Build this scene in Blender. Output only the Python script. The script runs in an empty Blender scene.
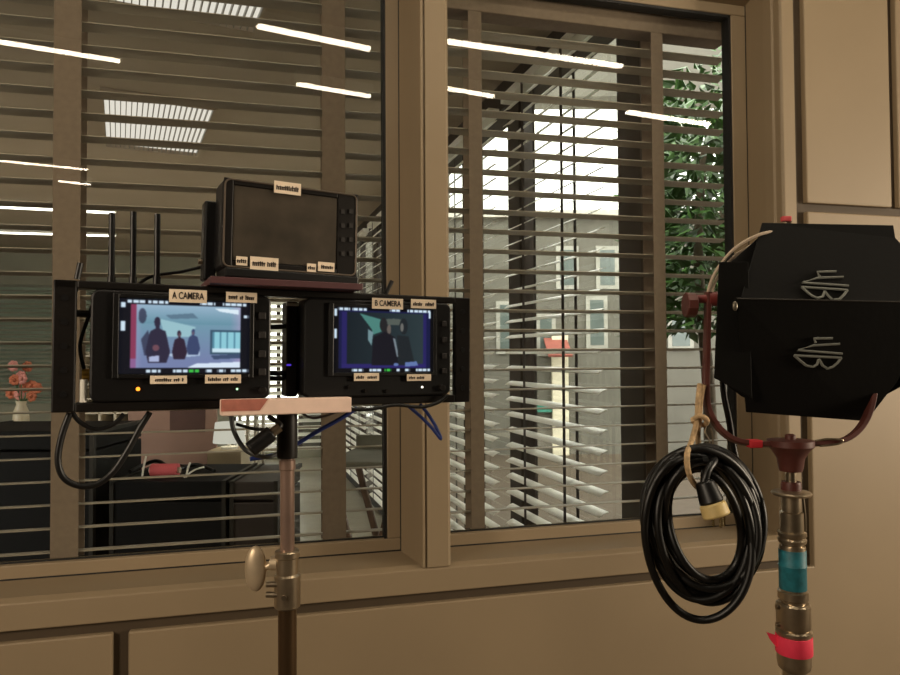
import bpy, bmesh, math, random
from mathutils import Vector, Matrix
random.seed(7)
sc = bpy.context.scene
COL = sc.collection
R = math.radians

# ------------------------------------------------------------------ camera
FPX = 700.0
CAM = Vector((0, 0, 1.5))
YAW, PITCH, ROLL = R(14.3), R(1.4), R(-0.35)
CROT = (Matrix.Rotation(-YAW, 3, 'Z') @ Matrix.Rotation(R(90) + PITCH, 3, 'X') @ Matrix.Rotation(ROLL, 3, 'Z'))
cd = bpy.data.cameras.new('camera'); co = bpy.data.objects.new('camera', cd); COL.objects.link(co)
cd.sensor_width = 36; cd.lens = 36 * FPX / 900; cd.clip_start = .01; cd.clip_end = 200
co.matrix_world = Matrix.Translation(CAM) @ CROT.to_4x4()
sc.camera = co

def ray(px, py): return CROT @ Vector(((px - 450) / FPX, (337.5 - py) / FPX, -1))
def P(px, py, d): return CAM + ray(px, py) * d                 # point at a given distance along the axis
def onY(px, py, Y):
    r = ray(px, py); return CAM + r * ((Y - CAM.y) / r.y)
def onZ(px, py, Z):
    r = ray(px, py); return CAM + r * ((Z - CAM.z) / r.z)

# ------------------------------------------------------------------ materials
def lin(c): return tuple(((v / 255) / 12.92 if v / 255 <= .04045 else ((v / 255 + .055) / 1.055) ** 2.4) for v in c) + (1,)
MATS = {}
def mat(name, c, rough=.6, metal=0, var=.12, scale=8, bump=.0, bscale=120, spec=.5, c2=None):
    if name in MATS: return MATS[name]
    m = bpy.data.materials.new(name); m.use_nodes = True; nt = m.node_tree; N = nt.nodes; L = nt.links
    b = N['Principled BSDF']; b.inputs['Roughness'].default_value = rough; b.inputs['Metallic'].default_value = metal
    b.inputs['Specular IOR Level'].default_value = spec
    tc = N.new('ShaderNodeTexCoord'); nz = N.new('ShaderNodeTexNoise'); nz.inputs['Scale'].default_value = scale; nz.inputs['Detail'].default_value = 4
    L.new(tc.outputs['Object'], nz.inputs['Vector'])
    rp = N.new('ShaderNodeValToRGB'); a = lin(c)
    d = lin(c2) if c2 else tuple(v * (1 - var) for v in a[:3]) + (1,)
    e = a if c2 else tuple(min(1, v * (1 + var)) for v in a[:3]) + (1,)
    rp.color_ramp.elements[0].color = d; rp.color_ramp.elements[1].color = e
    rp.color_ramp.elements[0].position = .3; rp.color_ramp.elements[1].position = .7
    L.new(nz.outputs['Fac'], rp.inputs['Fac']); L.new(rp.outputs['Color'], b.inputs['Base Color'])
    if bump:
        n2 = N.new('ShaderNodeTexNoise'); n2.inputs['Scale'].default_value = bscale; L.new(tc.outputs['Object'], n2.inputs['Vector'])
        bp = N.new('ShaderNodeBump'); bp.inputs['Strength'].default_value = bump; bp.inputs['Distance'].default_value = .002
        L.new(n2.outputs['Fac'], bp.inputs['Height']); L.new(bp.outputs['Normal'], b.inputs['Normal'])
    MATS[name] = m; return m
def emit(name, c, s):
    if name in MATS: return MATS[name]
    m = bpy.data.materials.new(name); m.use_nodes = True; nt = m.node_tree; nt.nodes.clear()
    o = nt.nodes.new('ShaderNodeOutputMaterial'); e = nt.nodes.new('ShaderNodeEmission')
    e.inputs['Color'].default_value = lin(c); e.inputs['Strength'].default_value = s
    nt.links.new(e.outputs[0], o.inputs[0]); MATS[name] = m; return m
def glass():
    m = bpy.data.materials.new('pane_glass'); m.use_nodes = True; nt = m.node_tree; nt.nodes.clear(); N = nt.nodes
    o = N.new('ShaderNodeOutputMaterial'); t = N.new('ShaderNodeBsdfTransparent'); g = N.new('ShaderNodeBsdfGlossy')
    t.inputs['Color'].default_value = (.96, .97, .95, 1); g.inputs['Roughness'].default_value = .004
    f = N.new('ShaderNodeFresnel'); f.inputs['IOR'].default_value = 1.5; mx = N.new('ShaderNodeMixShader')
    ge = N.new('ShaderNodeNewGeometry'); mt = N.new('ShaderNodeMath'); mt.operation = 'SUBTRACT'; mt.inputs[0].default_value = 1
    nt.links.new(ge.outputs['Backfacing'], mt.inputs[1]); mu = N.new('ShaderNodeMath'); mu.operation = 'MULTIPLY'
    nt.links.new(f.outputs[0], mu.inputs[0]); nt.links.new(mt.outputs[0], mu.inputs[1]); nt.links.new(mu.outputs[0], mx.inputs[0]); nt.links.new(t.outputs[0], mx.inputs[1]); nt.links.new(g.outputs[0], mx.inputs[2])
    nt.links.new(mx.outputs[0], o.inputs[0]); return m
def screenmat():
    m = bpy.data.materials.new('lit_screen'); m.use_nodes = True; nt = m.node_tree; N = nt.nodes
    b = N['Principled BSDF']; b.inputs['Base Color'].default_value = (.01, .01, .012, 1); b.inputs['Roughness'].default_value = .12
    a = N.new('ShaderNodeVertexColor'); a.layer_name = 'picture'
    nt.links.new(a.outputs['Color'], b.inputs['Emission Color']); b.inputs['Emission Strength'].default_value = 1.0
    return m

BEIGE = mat('beige_paint', (140, 122, 96), .55, var=.05, scale=3, bump=.06, bscale=300)
GROOVE = mat('brown_groove', (72, 58, 40), .7, var=.08)  # groove backing, a darker brown than the panels
GASK = mat('black_rubber_gasket', (14, 13, 12), .6)
GLASS = glass(); SCREEN = screenmat()
SLAT = mat('bronze_slat_paint', (160, 150, 136), .42, var=.06)
SLAT2 = mat('pale_slat_paint', (244, 242, 232), .3, var=.04)
TAPE = mat('woven_ladder_tape', (126, 110, 96), .9, var=.08, scale=60)
BLACKP = mat('black_plastic', (11, 10, 10), .42, var=.2, bump=.05, bscale=400)
BLACKM = mat('black_anodised_metal', (24, 20, 17), .42, .3, var=.2, scale=20)
RUBBER = mat('black_cable_rubber', (11, 10, 9), .42, var=.2)
STEEL = mat('worn_steel', (150, 136, 115), .32, .9, var=.2, scale=30, bump=.1)
BRONZE = mat('tarnished_bronze_steel', (168, 152, 128), .3, .85, var=.25, scale=25, bump=.1)
CHROME = mat('pinkish_chrome_tube', (158, 132, 118), .3, .5, var=.12, scale=14)
DOORB = mat('black_painted_sheet_metal', (10, 9, 7), .6, .0, var=.25, scale=12, bump=.08, spec=.2)
OXIDE = mat('oxide_red_paint', (84, 42, 35), .5, .1, var=.25, scale=18, bump=.1)
OXIDEB = mat('bright_oxide_red', (112, 46, 42), .5, var=.2, scale=18)
PAINT = mat('grey_marker_paint', (128, 130, 122), .8)
LABEL = mat('cream_tape_label', (242, 222, 196), .8, var=.06, scale=60)
INK = mat('black_marker_ink', (40, 30, 26), .8)
PINK = mat('hot_pink_tape', (250, 62, 92), .6, var=.06)
REDT = mat('red_cloth_tape', (190, 34, 44), .7, var=.1)
TEAL = mat('teal_tape', (34, 112, 124), .55, var=.25, scale=90)
ROPE = mat('tan_sash_rope', (190, 160, 120), .9, var=.25, scale=160, bump=.4)
BLUE = mat('blue_cable_jacket', (42, 60, 130), .45, var=.15)
SALMON = mat('salmon_wood_plate', (246, 214, 196), .55, var=.08, scale=30)
SALRED = mat('red_paint_patch', (178, 108, 92), .6, var=.2, scale=60)
MAUVE = mat('mauve_painted_plate', (84, 52, 54), .5, var=.12)
GREYC = mat('grey_cord', (188, 168, 146), .6, var=.1)
GOLD = mat('brass_connector', (190, 150, 70), .3, .9)
WHITE = mat('white_plastic', (232, 228, 216), .5, var=.04)
FCEIL = mat('far_room_ceiling', (170, 154, 134), .9, var=.05, scale=2)
FWALL = mat('far_room_wall', (138, 134, 116), .85, var=.06, scale=2)
FFLOOR = mat('far_room_floor_tile', (150, 142, 124), .3, var=.1, scale=6)
OFLOOR = mat('studio_floor', (84, 72, 58), .7, var=.15, scale=10)
OWALL = mat('studio_wall', (84, 70, 52), .85, var=.05)
CASE = mat('black_case_laminate', (6, 5, 5), .7, spec=.2, var=.2)
CASEB = mat('dark_brown_case', (40, 28, 20), .5, var=.2)
CONC = mat('pale_concrete', (106, 103, 93), .85, var=.1, scale=3)
LEAF = mat('green_leaf', (60, 94, 36), .45, var=.35, scale=3)
BARK = mat('grey_bark', (96, 84, 66), .9, var=.3, scale=20)

# ------------------------------------------------------------------ mesh helpers
class MB:
    def __init__(s): s.b = bmesh.new()
    def box(s, c, d, rot=None):
        g = bmesh.ops.create_cube(s.b, size=1); M = Matrix.Translation(Vector(c)) @ (rot.to_4x4() if rot else Matrix()) @ Matrix.Diagonal((d[0], d[1], d[2], 1))
        bmesh.ops.transform(s.b, matrix=M, verts=g['verts']); return s
    def bx(s, x0, x1, y0, y1, z0, z1): return s.box(((x0 + x1) / 2, (y0 + y1) / 2, (z0 + z1) / 2), (abs(x1 - x0), abs(y1 - y0), abs(z1 - z0)))
    def cyl(s, a, b, r, r2=None, n=20):
        a, b = Vector(a), Vector(b); d = b - a
        q = d.to_track_quat('Z', 'Y').to_matrix().to_4x4()
        bmesh.ops.create_cone(s.b, cap_ends=True, segments=n, radius1=r, radius2=r if r2 is None else r2, depth=d.length, matrix=Matrix.Translation((a + b) / 2) @ q); return s
    def sph(s, c, r, sc_=(1, 1, 1), n=16):
        bmesh.ops.create_uvsphere(s.b, u_segments=n, v_segments=max(6, n // 2), radius=r, matrix=Matrix.Translation(Vector(c)) @ Matrix.Diagonal((*sc_, 1))); return s
    def tube(s, pts, r, n=10, smooth=True, sub=6, flat=None):
        P_ = [Vector(p) for p in pts]
        if smooth and len(P_) > 2: P_ = spline(P_, sub)
        t0 = (P_[1] - P_[0]).normalized(); up = Vector((0, 0, 1)) if abs(t0.z) < .9 else Vector((0, 1, 0))
        u = t0.cross(up).normalized(); rings = []
        for i, p in enumerate(P_):
            t = (P_[min(i + 1, len(P_) - 1)] - P_[max(i - 1, 0)]).normalized()
            u = (u - t * u.dot(t)).normalized(); v = t.cross(u)
            rr = r(i / (len(P_) - 1)) if callable(r) else r
            if flat: ring = [p + u * (flat[0] * a) + v * (flat[1] * b) for a, b in ((-1, -.7), (-.8, -1), (.8, -1), (1, -.7), (1, .7), (.8, 1), (-.8, 1), (-1, .7))]
            else: ring = [p + (u * math.cos(2 * math.pi * k / n) + v * math.sin(2 * math.pi * k / n)) * rr for k in range(n)]
            rings.append([s.b.verts.new(q) for q in ring])
        n = len(rings[0])
        for A, B in zip(rings, rings[1:]):
            for k in range(n): s.b.faces.new((A[k], A[(k + 1) % n], B[(k + 1) % n], B[k]))
        s.b.faces.new(rings[0][::-1]); s.b.faces.new(rings[-1]); return s
    def lathe(s, prof, c=(0, 0, 0), n=28, cap=True):            # prof: (radius, z)
        rings = [[s.b.verts.new((c[0] + r * math.cos(2 * math.pi * k / n), c[1] + r * math.sin(2 * math.pi * k / n), c[2] + z)) for k in range(n)] for r, z in prof]
        for A, B in zip(rings, rings[1:]):
            for k in range(n): s.b.faces.new((A[k], A[(k + 1) % n], B[(k + 1) % n], B[k]))
        if cap: s.b.faces.new(rings[0][::-1]); s.b.faces.new(rings[-1])
        return s
    def plate(s, vs, t):                                         # polygon of 3-D points given a thickness t towards its back
        vs = [Vector(v) for v in vs]; n = Vector((0, 0, 0))
        for a, b in zip(vs, vs[1:] + vs[:1]): n += a.cross(b)
        n.normalize()
        A = [s.b.verts.new(v + n * t / 2) for v in vs]; B = [s.b.verts.new(v - n * t / 2) for v in vs]
        s.b.faces.new(A); s.b.faces.new(B[::-1])
        for i in range(len(vs)): j = (i + 1) % len(vs); s.b.faces.new((A[j], A[i], B[i], B[j]))
        return s
    def prism(s, poly, y0, y1):                                  # polygon in (x, z) extruded along y
        A = [s.b.verts.new((x, y0, z)) for x, z in poly]; B = [s.b.verts.new((x, y1, z)) for x, z in poly]
        s.b.faces.new(A); s.b.faces.new(B[::-1])
        for i in range(len(poly)): j = (i + 1) % len(poly); s.b.faces.new((A[j], A[i], B[i], B[j]))
        return s
    def extr(s, prof, x0, x1):                                   # polygon in (y, z) extruded along x
        A = [s.b.verts.new((x0, y, z)) for y, z in prof]; B = [s.b.verts.new((x1, y, z)) for y, z in prof]
        s.b.faces.new(A); s.b.faces.new(B[::-1])
        for i in range(len(prof)): j = (i + 1) % len(prof); s.b.faces.new((A[j], A[i], B[i], B[j]))
        return s
    def obj(s, name, m, parent=None, smooth=False, bevel=0, seg=2):
        bmesh.ops.recalc_face_normals(s.b, faces=s.b.faces)
        me = bpy.data.meshes.new(name); s.b.to_mesh(me); s.b.free()
        if m: me.materials.append(m)
        if smooth:
            for p in me.polygons: p.use_smooth = True
            try: me.set_sharp_from_angle(angle=R(40))
            except Exception: pass
        o = bpy.data.objects.new(name, me); COL.objects.link(o)
        if parent: o.parent = parent
        if bevel:
            bv = o.modifiers.new('bevel', 'BEVEL'); bv.width = bevel; bv.segments = seg; bv.limit_method = 'ANGLE'; bv.angle_limit = R(40)
        return o
def spline(P_, sub):
    out = []
    for i in range(len(P_) - 1):
        p0, p1, p2, p3 = P_[max(i - 1, 0)], P_[i], P_[i + 1], P_[min(i + 2, len(P_) - 1)]
        for k in range(sub):
            t = k / sub
            out.append(.5 * ((2 * p1) + (p2 - p0) * t + (2 * p0 - 5 * p1 + 4 * p2 - p3) * t * t + (3 * p1 - p0 - 3 * p2 + p3) * t ** 3))
    out.append(P_[-1]); return out
def thing(name, label, cat, M=None, group=None):
    o = bpy.data.objects.new(name, None); COL.objects.link(o); o.empty_display_size = .05
    if M is not None: o.matrix_world = M if isinstance(M, Matrix) else Matrix.Translation(M)
    return tag(o, label, cat, group)
def tag(o, label, cat, group=None, kind=None):
    o['label'] = label; o['category'] = cat
    if group: o['group'] = group
    if kind: o['kind'] = kind
    return o
def struct(o, label=None):
    o['kind'] = 'structure'
    if label: o['label'] = label
    return o
class Frame:
    def __init__(s, o, x, z=Vector((0, 0, 1))):
        s.o = Vector(o); s.x = Vector(x).normalized(); s.y = Vector(z).cross(s.x).normalized(); s.z = s.x.cross(s.y)
        s.M = Matrix.Translation(s.o) @ Matrix((s.x, s.y, s.z)).transposed().to_4x4(); s.I = s.M.inverted()
    def px(s, u, v, y=0):                                        # where a sight line meets the frame's plane y
        a = s.I @ CAM; r = s.I.to_3x3() @ ray(u, v); return a + r * ((y - a.y) / r.y)
    def xz(s, u, v, y=0): p = s.px(u, v, y); return (p.x, p.z)

def text(name, body, size, m, parent, loc, width=None, rx=R(90)):
    c = bpy.data.curves.new(name, 'FONT'); c.body = body; c.size = size; c.align_x = 'CENTER'; c.align_y = 'CENTER'; c.extrude = .0003; c.offset = .0002
    t = bpy.data.objects.new(name, c); COL.objects.link(t); bpy.context.view_layer.update()
    me = bpy.data.meshes.new_from_object(t.evaluated_get(bpy.context.evaluated_depsgraph_get())); bpy.data.objects.remove(t)
    me.materials.clear(); me.materials.append(m)
    o = bpy.data.objects.new(name, me); COL.objects.link(o); o.parent = parent; o.location = loc; o.rotation_euler = (rx, 0, 0)
    if width:
        xs = [v.co.x for v in me.vertices]; w = max(xs) - min(xs); o.scale = (width / w, 1, 1)
    return o

# ================================================================== THE WALL WITH TWO WINDOWS
D = 1.8; RV = .16; YF = D + RV; YG = YF + .022      # front face, frame face, glass
zs_front = onY(370, 574, D).z; zg_top = onY(370, 598.5, D).z; zg_bot = onY(370, 609, D).z
zs_back = onY(370, 553, YF).z; zgl = onY(370, 538, YG).z
xm0 = onY(421, 300, D).x; xm1 = onY(449.5, 300, D).x           # mullion face
xmb = onY(400, 300, YF).x                                        # left window: right end of frame at depth
xr0 = onY(750, 300, YF).x; xr1 = onY(785, 300, D).x              # right window: right end of frame, front edge of trim
xt1 = onY(798.5, 300, D).x; xp0 = onY(809, 300, D).x              # trim to groove to panel
xp1 = onY(891, 150, D).x; xp2 = onY(898, 150, D).x
zgt = onY(700, 14.5, YG).z; zft = zgt + .035; zhead = zft + .05
XL, XR, ZC = -2.6, 5.0, 2.95
xl0 = -1.75                                                      # left end of the left window
zp_b = onY(850, 205, D).z; zp_t2 = onY(850, 213.5, D).z
w = MB()                                                        # groove backing, set 18 mm behind the painted faces
YB = D + .018
w.bx(XL, XR, YB, D + .26, 0, zg_top + .005)
w.bx(XL, XR, YB, D + .26, zhead + .03, ZC)
w.bx(XL, xl0 - .03, YB, D + .26, zg_top, zhead + .03)
w.bx(xr1 + .02, XR, YB, D + .26, zg_top, zhead + .03)
w.bx(xm0 + .028, xm1 - .012, YB, D + .26, zg_top, zhead + .03)
wf = struct(w.obj('wall_front', GROOVE))
def panel(x0, x1, z0, z1, y0=D): return MB().bx(x0, x1, y0, YB + .002, z0, z1).obj('panel', BEIGE, wf, bevel=.004)
gx0 = onY(112, 650, D).x; gx1 = onY(128, 650, D).x
panel(XL, gx0, .12, zg_bot)
MB().prism([(gx1, .12), (XR, .12), (XR, zp_t2), (xp0, zp_t2), (xp0, zg_bot), (gx1, zg_bot)], D, YB + .002).obj('panel', BEIGE, wf, bevel=.004)
xend = onY(816, 560, D).x
# right hand panels: column beside the trim
panel(xp0, xp1, zp_b, ZC - .1); panel(xp2, XR, zp_b, ZC - .1)
panel(xl0 - .6, xl0 - .09, zg_bot + .04, ZC - .1)
MB().bx(XL, XR, D - .012, YB + .002, 0, .1).obj('skirting_board', BEIGE, wf, bevel=.004)
# apron, mullion, trim, header (painted)
a = MB()
a.extr([(D, zg_top), (D, zs_front), (D + .02, zs_front + .008), (YF, zs_back), (YF + .06, zs_back), (YF + .06, zg_top)], xl0 - .05, xr1 + .004)
struct(a.obj('trim_1', BEIGE, bevel=.003), 'beige window sill and apron running under both windows')
mm = MB()
def vprism(b, pts, z0, z1):
    A = [b.b.verts.new((x, y, z0)) for x, y in pts]; B = [b.b.verts.new((x, y, z1)) for x, y in pts]
    b.b.faces.new(A); b.b.faces.new(B[::-1])
    for i in range(len(pts)): j = (i + 1) % len(pts); b.b.faces.new((A[j], A[i], B[i], B[j]))
z0, z1 = zs_front + .005, zhead
vprism(mm, [(xm0 + .008, D), (xm0 + .0085, D + .006), (xm0 + .013, D + .006), (xm0 + .0135, D - .002), (xm1 - .008, D - .002), (xm1, D + .006), (xm1 + .0, YF + .02), (xmb, YF + .02), (xmb, YF - .004), (xm0, D + .004), (xm0 + .002, D)], z0 - .0, z1)
struct(mm.obj('trim_2', BEIGE), 'beige mullion post between the two windows')
rr = MB()
vprism(rr, [(xr0, YF - .004), (xr0, YF + .04), (xt1, YF + .04), (xt1, D + .0), (xr1 + .006, D), (xr1, D + .006), (xr1 - .0, D + .03), (xr1 - .006, D + .034), (xr1 - .006, D + .07)], zs_front - .03, z1)
struct(rr.obj('trim_3', BEIGE, bevel=.002), 'beige side trim right of the right window')
hh = MB(); hh.extr([(D, zhead), (YF, zft), (YF + .06, zft), (YF + .06, zhead + .1), (D, zhead + .1)], xl0 - .05, xt1)
struct(hh.obj('trim_4', BEIGE, bevel=.003), 'beige head trim above both windows')
ll = MB(); vprism(ll, [(xl0, YF), (xl0, YF + .04), (xl0 - .09, YF + .04), (xl0 - .09, D), (xl0 - .03, D)], zs_front - .03, z1)
struct(ll.obj('trim_5', BEIGE), 'beige side trim left of the left window')
def window(n, x0, x1, gl0, gl1, lab):
    e = bpy.data.objects.new('window_%d' % n, None); COL.objects.link(e); struct(e, lab)
    f = MB()
    f.bx(x0, x1, YF, YF + .045, zs_back - .002, zgl); f.bx(x0, x1, YF, YF + .045, zgt, zft)
    f.bx(x0, gl0, YF, YF + .045, zgl, zgt); f.bx(gl1, x1, YF, YF + .045, zgl, zgt)
    f.obj('window_frame', BEIGE, e, bevel=.003)
    g = MB(); t = .008
    for q in ((gl0 - .002, gl0 + t, zgl, zgt), (gl1 - t, gl1 + .002, zgl, zgt), (gl0, gl1, zgt - t, zgt + .002)): g.bx(q[0], q[1], YF + .003, YF + .04, q[2], q[3])
    g.bx(gl0, gl1, YG - .005, YG + .005, zgl - .002, zgl + .003)
    g.bx(x0, x1, YF - .0015, YF + .001, zs_back - .002, zs_back + .0035).bx(x1 - .0045, x1 + .0005, YF - .0015, YF + .001, zs_back, zft)
    g.obj('gasket', GASK, e)
    MB().bx(gl0, gl1, YG - .003, YG + .003, zgl, zgt).obj('pane', GLASS, e)
    return e
gl1L = onY(386.5, 300, YF).x
window(1, xl0, xmb + .002, xl0 + .04, gl1L, 'left window with dark gasket in a beige frame')
gl1R = onY(735.5, 300, YF).x
window(2, xm1 - .004, xr0 + .002, xm1 + .008, gl1R, 'right window with dark gasket in a beige frame')

# ================================================================== VENETIAN BLINDS just behind the glass
YBL = YF + .1; PT = .0612; SW = .046; TT = R(7)
def slat_prof(zc, w, t, th=.0022, y=0):
    up, dn = [], []
    for k in range(5):
        s = -1 + k / 2; yy = s * w / 2; zz = .003 * (1 - s * s)
        yr = yy * math.cos(t) + zz * math.sin(t); zr = -yy * math.sin(t) + zz * math.cos(t)
        up.append((y + yr, zc + zr + th / 2)); dn.append((y + yr, zc + zr - th / 2))
    return up + dn[::-1]
def blind(lab, x0, x1, tapes, tw, zoff):
    e = thing('venetian_blind', lab, 'blind', Vector(((x0 + x1) / 2, YBL, zgl - .02))); ox, oz = (x0 + x1) / 2, zgl - .02
    s = MB(); z = zoff
    while z < zgt + .1:
        s.extr(slat_prof(z - oz, SW, TT), x0 - ox, x1 - ox); z += PT
    s.obj('slats', SLAT, e, smooth=True)
    for tx in tapes:
        for yy in (-.032, .032):
            MB().bx(tx - tw / 2 - ox, tx + tw / 2 - ox, yy - .0012, yy + .0012, 0, zgt + .1 - oz).obj('ladder_tape', TAPE, e)
    MB().bx(x0 - ox, x1 - ox, -.03, .03, -.03, -.002).obj('bottom_rail', SLAT, e, bevel=.003)
    return e, ox, oz
yt = YBL - .032
tL = [onY(66, 300, yt).x, onY(334, 300, yt).x]; tL = [tL[0] - (tL[1] - tL[0])] + tL
zL = onY(40, 343, YBL - .02).z
blind('wide bronze venetian blind behind the left window', xl0 + .01, xmb - .01, tL, .066, zL - PT * 14)
tR = [onY(476.5, 300, yt).x, onY(660, 300, yt).x]
eR, ox, oz = blind('wide bronze venetian blind behind the right window', xm1 + .005, xr0 - .02, tR, .042, onY(560, 350, YBL - .02).z - PT * 14)
zh = onY(560, 22, YBL - .03).z
MB().bx(xm1 + .005 - ox, xr0 - .02 - ox, -.036, .036, zh - oz, zh + .06 - oz).obj('head_rail', TAPE, eR, bevel=.003)

# ================================================================== FAR ROOM
ZF = 2.92                                                        # far ceiling height
YW = D + .26
dirE = (CROT @ Vector((-.30, 0, -.954))); dirE.z = 0; dirE.normalize()
P0 = P(648, 337, 2.48); P0.z = 0
E = Frame(P0, dirE)                                              # x runs away along the glazed wall, +y is indoors
LE = 8.2; Pe = P0 + dirE * LE
fl = MB(); fl.bx(-7, 14, -4.2, 16, -.1, 0)
struct(fl.obj('floor', OFLOOR))
def slab(name, pts, z0, z1, m):
    b = MB(); vprism(b, pts, z0, z1); return struct(b.obj(name, m))
slab('ceiling_2', [(-6.6, YW), (P0.x + .1, YW), (Pe.x + .1, Pe.y), (-6.6, Pe.y)], ZF, ZF + .1, FCEIL)
slab('trim_6', [(-6.6, YW), (P0.x, YW), (Pe.x, Pe.y), (-6.6, Pe.y)], .0, .012, FFLOOR)['label'] = 'polished floor of the far room'
wx0, wx1 = onY(234, 380, Pe.y).x, onY(322, 380, Pe.y).x
b = MB(); b.bx(-6.6, wx0, Pe.y, Pe.y + .15, 0, ZF + .1).bx(wx1, Pe.x + .15, Pe.y, Pe.y + .15, 0, ZF + .1).bx(wx0, wx1, Pe.y, Pe.y + .15, 2.3, ZF + .1).bx(wx0, wx1, Pe.y, Pe.y + .15, 0, .12)
struct(b.obj('wall_rear', FWALL))
e = bpy.data.objects.new('window_8', None); COL.objects.link(e); e.location = ((wx0 + wx1) / 2, Pe.y, 0); struct(e, 'tall bright window in the rear wall of the far room')
ww = (wx1 - wx0) / 2
MB().bx(-ww, ww, .07, .076, .12, 2.3).obj('pane', GLASS, e)
f_ = MB()
for k in range(5): xx = -ww + k * ww / 2; f_.bx(max(-ww, xx - .03), min(ww, xx + .03), .04, .1, .12, 2.3)
f_.obj('window_frame', mat('dark_bronze_mullion', (60, 50, 42), .5, var=.1), e)
e = thing('venetian_blind', 'pale venetian blind over the bright rear window, seen between the two caged monitors', 'blind', Vector(((wx0 + wx1) / 2, Pe.y - .05, 0)))
s = MB(); z = .16
while z < 2.28: s.extr(slat_prof(z, .085, R(40)), -ww, ww); z += .1
s.obj('slats', SLAT2, e, smooth=True)
MB().bx(-ww, ww, -.03, .03, 2.28, 2.33).obj('head_rail', SLAT2, e)
b = MB(); b.bx(-6.75, -6.6, YW - .05, Pe.y + .15, 0, ZF + .1); struct(b.obj('wall_far_left', FWALL))
# glazed outside wall of the far room
bays = [(0.125, 1.06), (1.21, 2.75), (2.95, 4.6), (4.8, 6.4), (6.6, 8.1)]
posts = [(-.02, .125), (1.06, 1.21), (2.75, 2.95), (4.6, 4.8), (6.4, 6.6), (8.1, LE)]
wE = bpy.data.objects.new('wall_glazed', None); COL.objects.link(wE); wE.matrix_world = E.M; struct(wE)
DARKF = mat('dark_bronze_mullion', (60, 50, 42), .5, var=.1)
for p0, p1 in posts: MB().bx(p0, p1, -.035, .035, 0, ZF).obj('mullion_post', DARKF, wE, bevel=.004)
MB().bx(-.02, LE, -.08, .06, 2.78, ZF + .1).obj('head_beam', DARKF, wE)
MB().bx(-.02, LE, -.08, .06, 0, .12).obj('sill_beam', DARKF, wE)
for i, (b0, b1) in enumerate(bays):
    e = bpy.data.objects.new('window_%d' % (i + 3), None); COL.objects.link(e); e.matrix_world = E.M
    struct(e, 'tall window in the glazed wall of the far room')
    MB().bx(b0, b1, -.013, -.007, .12, 2.78).obj('pane', GLASS, e)
    c = (b0 + b1) / 2
    f = MB().bx(b0, b0 + .03, -.04, .02, .12, 2.78).bx(b1 - .03, b1, -.04, .02, .12, 2.78)
    if b1 - b0 > 1: f.bx(c - .02, c + .02, -.04, .02, .12, 2.78)
    f.obj('window_frame', DARKF, e)
where = ['nearest the corner, behind the right window', 'behind the dark post seen through the right window', 'seen past the right edge of the left window', 'fourth along the glazed wall from the corner', 'farthest along the glazed wall']
for i, (b0, b1) in enumerate(bays):
    e = thing('venetian_blind', 'pale venetian blind on the glazed wall, ' + where[i], 'blind', E.M, 'pale blinds on the glazed wall')
    s = MB(); z = .16
    while z < 2.74: s.extr(slat_prof(z, .041, R(25), y=.105), b0 + .01, b1 - .01); z += .075
    s.obj('slats', SLAT2, e, smooth=True)
    n = 2 if b1 - b0 < 1 else 3
    if n == 2: n = 2
    for k in range(n):
        tx = b0 + .27 + k * (b1 - b0 - .54) / (n - 1)
        for yy in (.076, .134): MB().bx(tx - .011, tx + .011, yy - .001, yy + .001, .13, 2.76).obj('ladder_tape', DARKF, e)
    MB().bx(b0 + .01, b1 - .01, .075, .135, 2.74, 2.78).obj('head_rail', SLAT2, e)

# ceiling troffers of the far room (grid turned a little against the wall)
GA = R(-11)
TROF = emit('troffer_glow', (255, 247, 236), .85)
LOUV = mat('troffer_louvre', (150, 144, 130), .4, .3)
def troffer(lab, x, y):
    e = thing('ceiling_troffer', lab, 'ceiling light', Matrix.Translation((x, y, ZF)) @ Matrix.Rotation(-GA, 4, 'Z'), 'louvred troffers in the far room ceiling')
    MB().bx(-.28, .28, -.5, .5, -.012, .0).obj('lamp_panel', TROF, e)
    l = MB()
    for k in range(21): xx = -.28 + k * .028; l.bx(xx - .0022, xx + .0022, -.5, .5, -.034, -.013)
    l.obj('louvre', LOUV, e)
    f = MB()
    for q in ((-.295, -.28, -.515, .515), (.28, .295, -.515, .515), (-.28, .28, -.515, -.5), (-.28, .28, .5, .515)): f.bx(*q, -.038, 0)
    f.obj('troffer_frame', FCEIL, e)
t1 = onZ(156, 124, ZF); t2 = onZ(196, -54, ZF)
troffer('louvred ceiling troffer seen whole through the left window', t1.x, t1.y)
troffer('louvred ceiling troffer cut by the top of the picture', t2.x, t2.y)
# linear lamps of the far room
FLAMP = emit('far_tube_glow', (255, 250, 235), 5)
def lin_lamp(lab, A, B, gl, grp, wd=.028, drop=.05):
    A, B = Vector(A), Vector(B); c = (A + B) / 2; d = B - A
    e = thing('linear_ceiling_lamp', lab, 'ceiling light', Matrix.Translation(c) @ Matrix.Rotation(math.atan2(d.y, d.x), 4, 'Z'), grp)
    h = d.length / 2
    MB().bx(-h, h, -wd * .7, wd * .7, .006, drop).obj('lamp_housing', WHITE, e)
    MB().bx(-h + .01, h - .01, -wd / 2, wd / 2, -.008, .007).obj('lamp_tube', gl, e, bevel=.004)
    return e
zz = ZF - .05
lin_lamp('glowing linear lamp deep in the far room, nearer of two', onZ(-60, 204, zz), onZ(116, 213, zz), FLAMP, 'linear lamps deep in the far room', .05)
lin_lamp('glowing linear lamp deep in the far room, farther of two', onZ(-60, 231, zz), onZ(116, 236, zz), FLAMP, 'linear lamps deep in the far room', .04)
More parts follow.
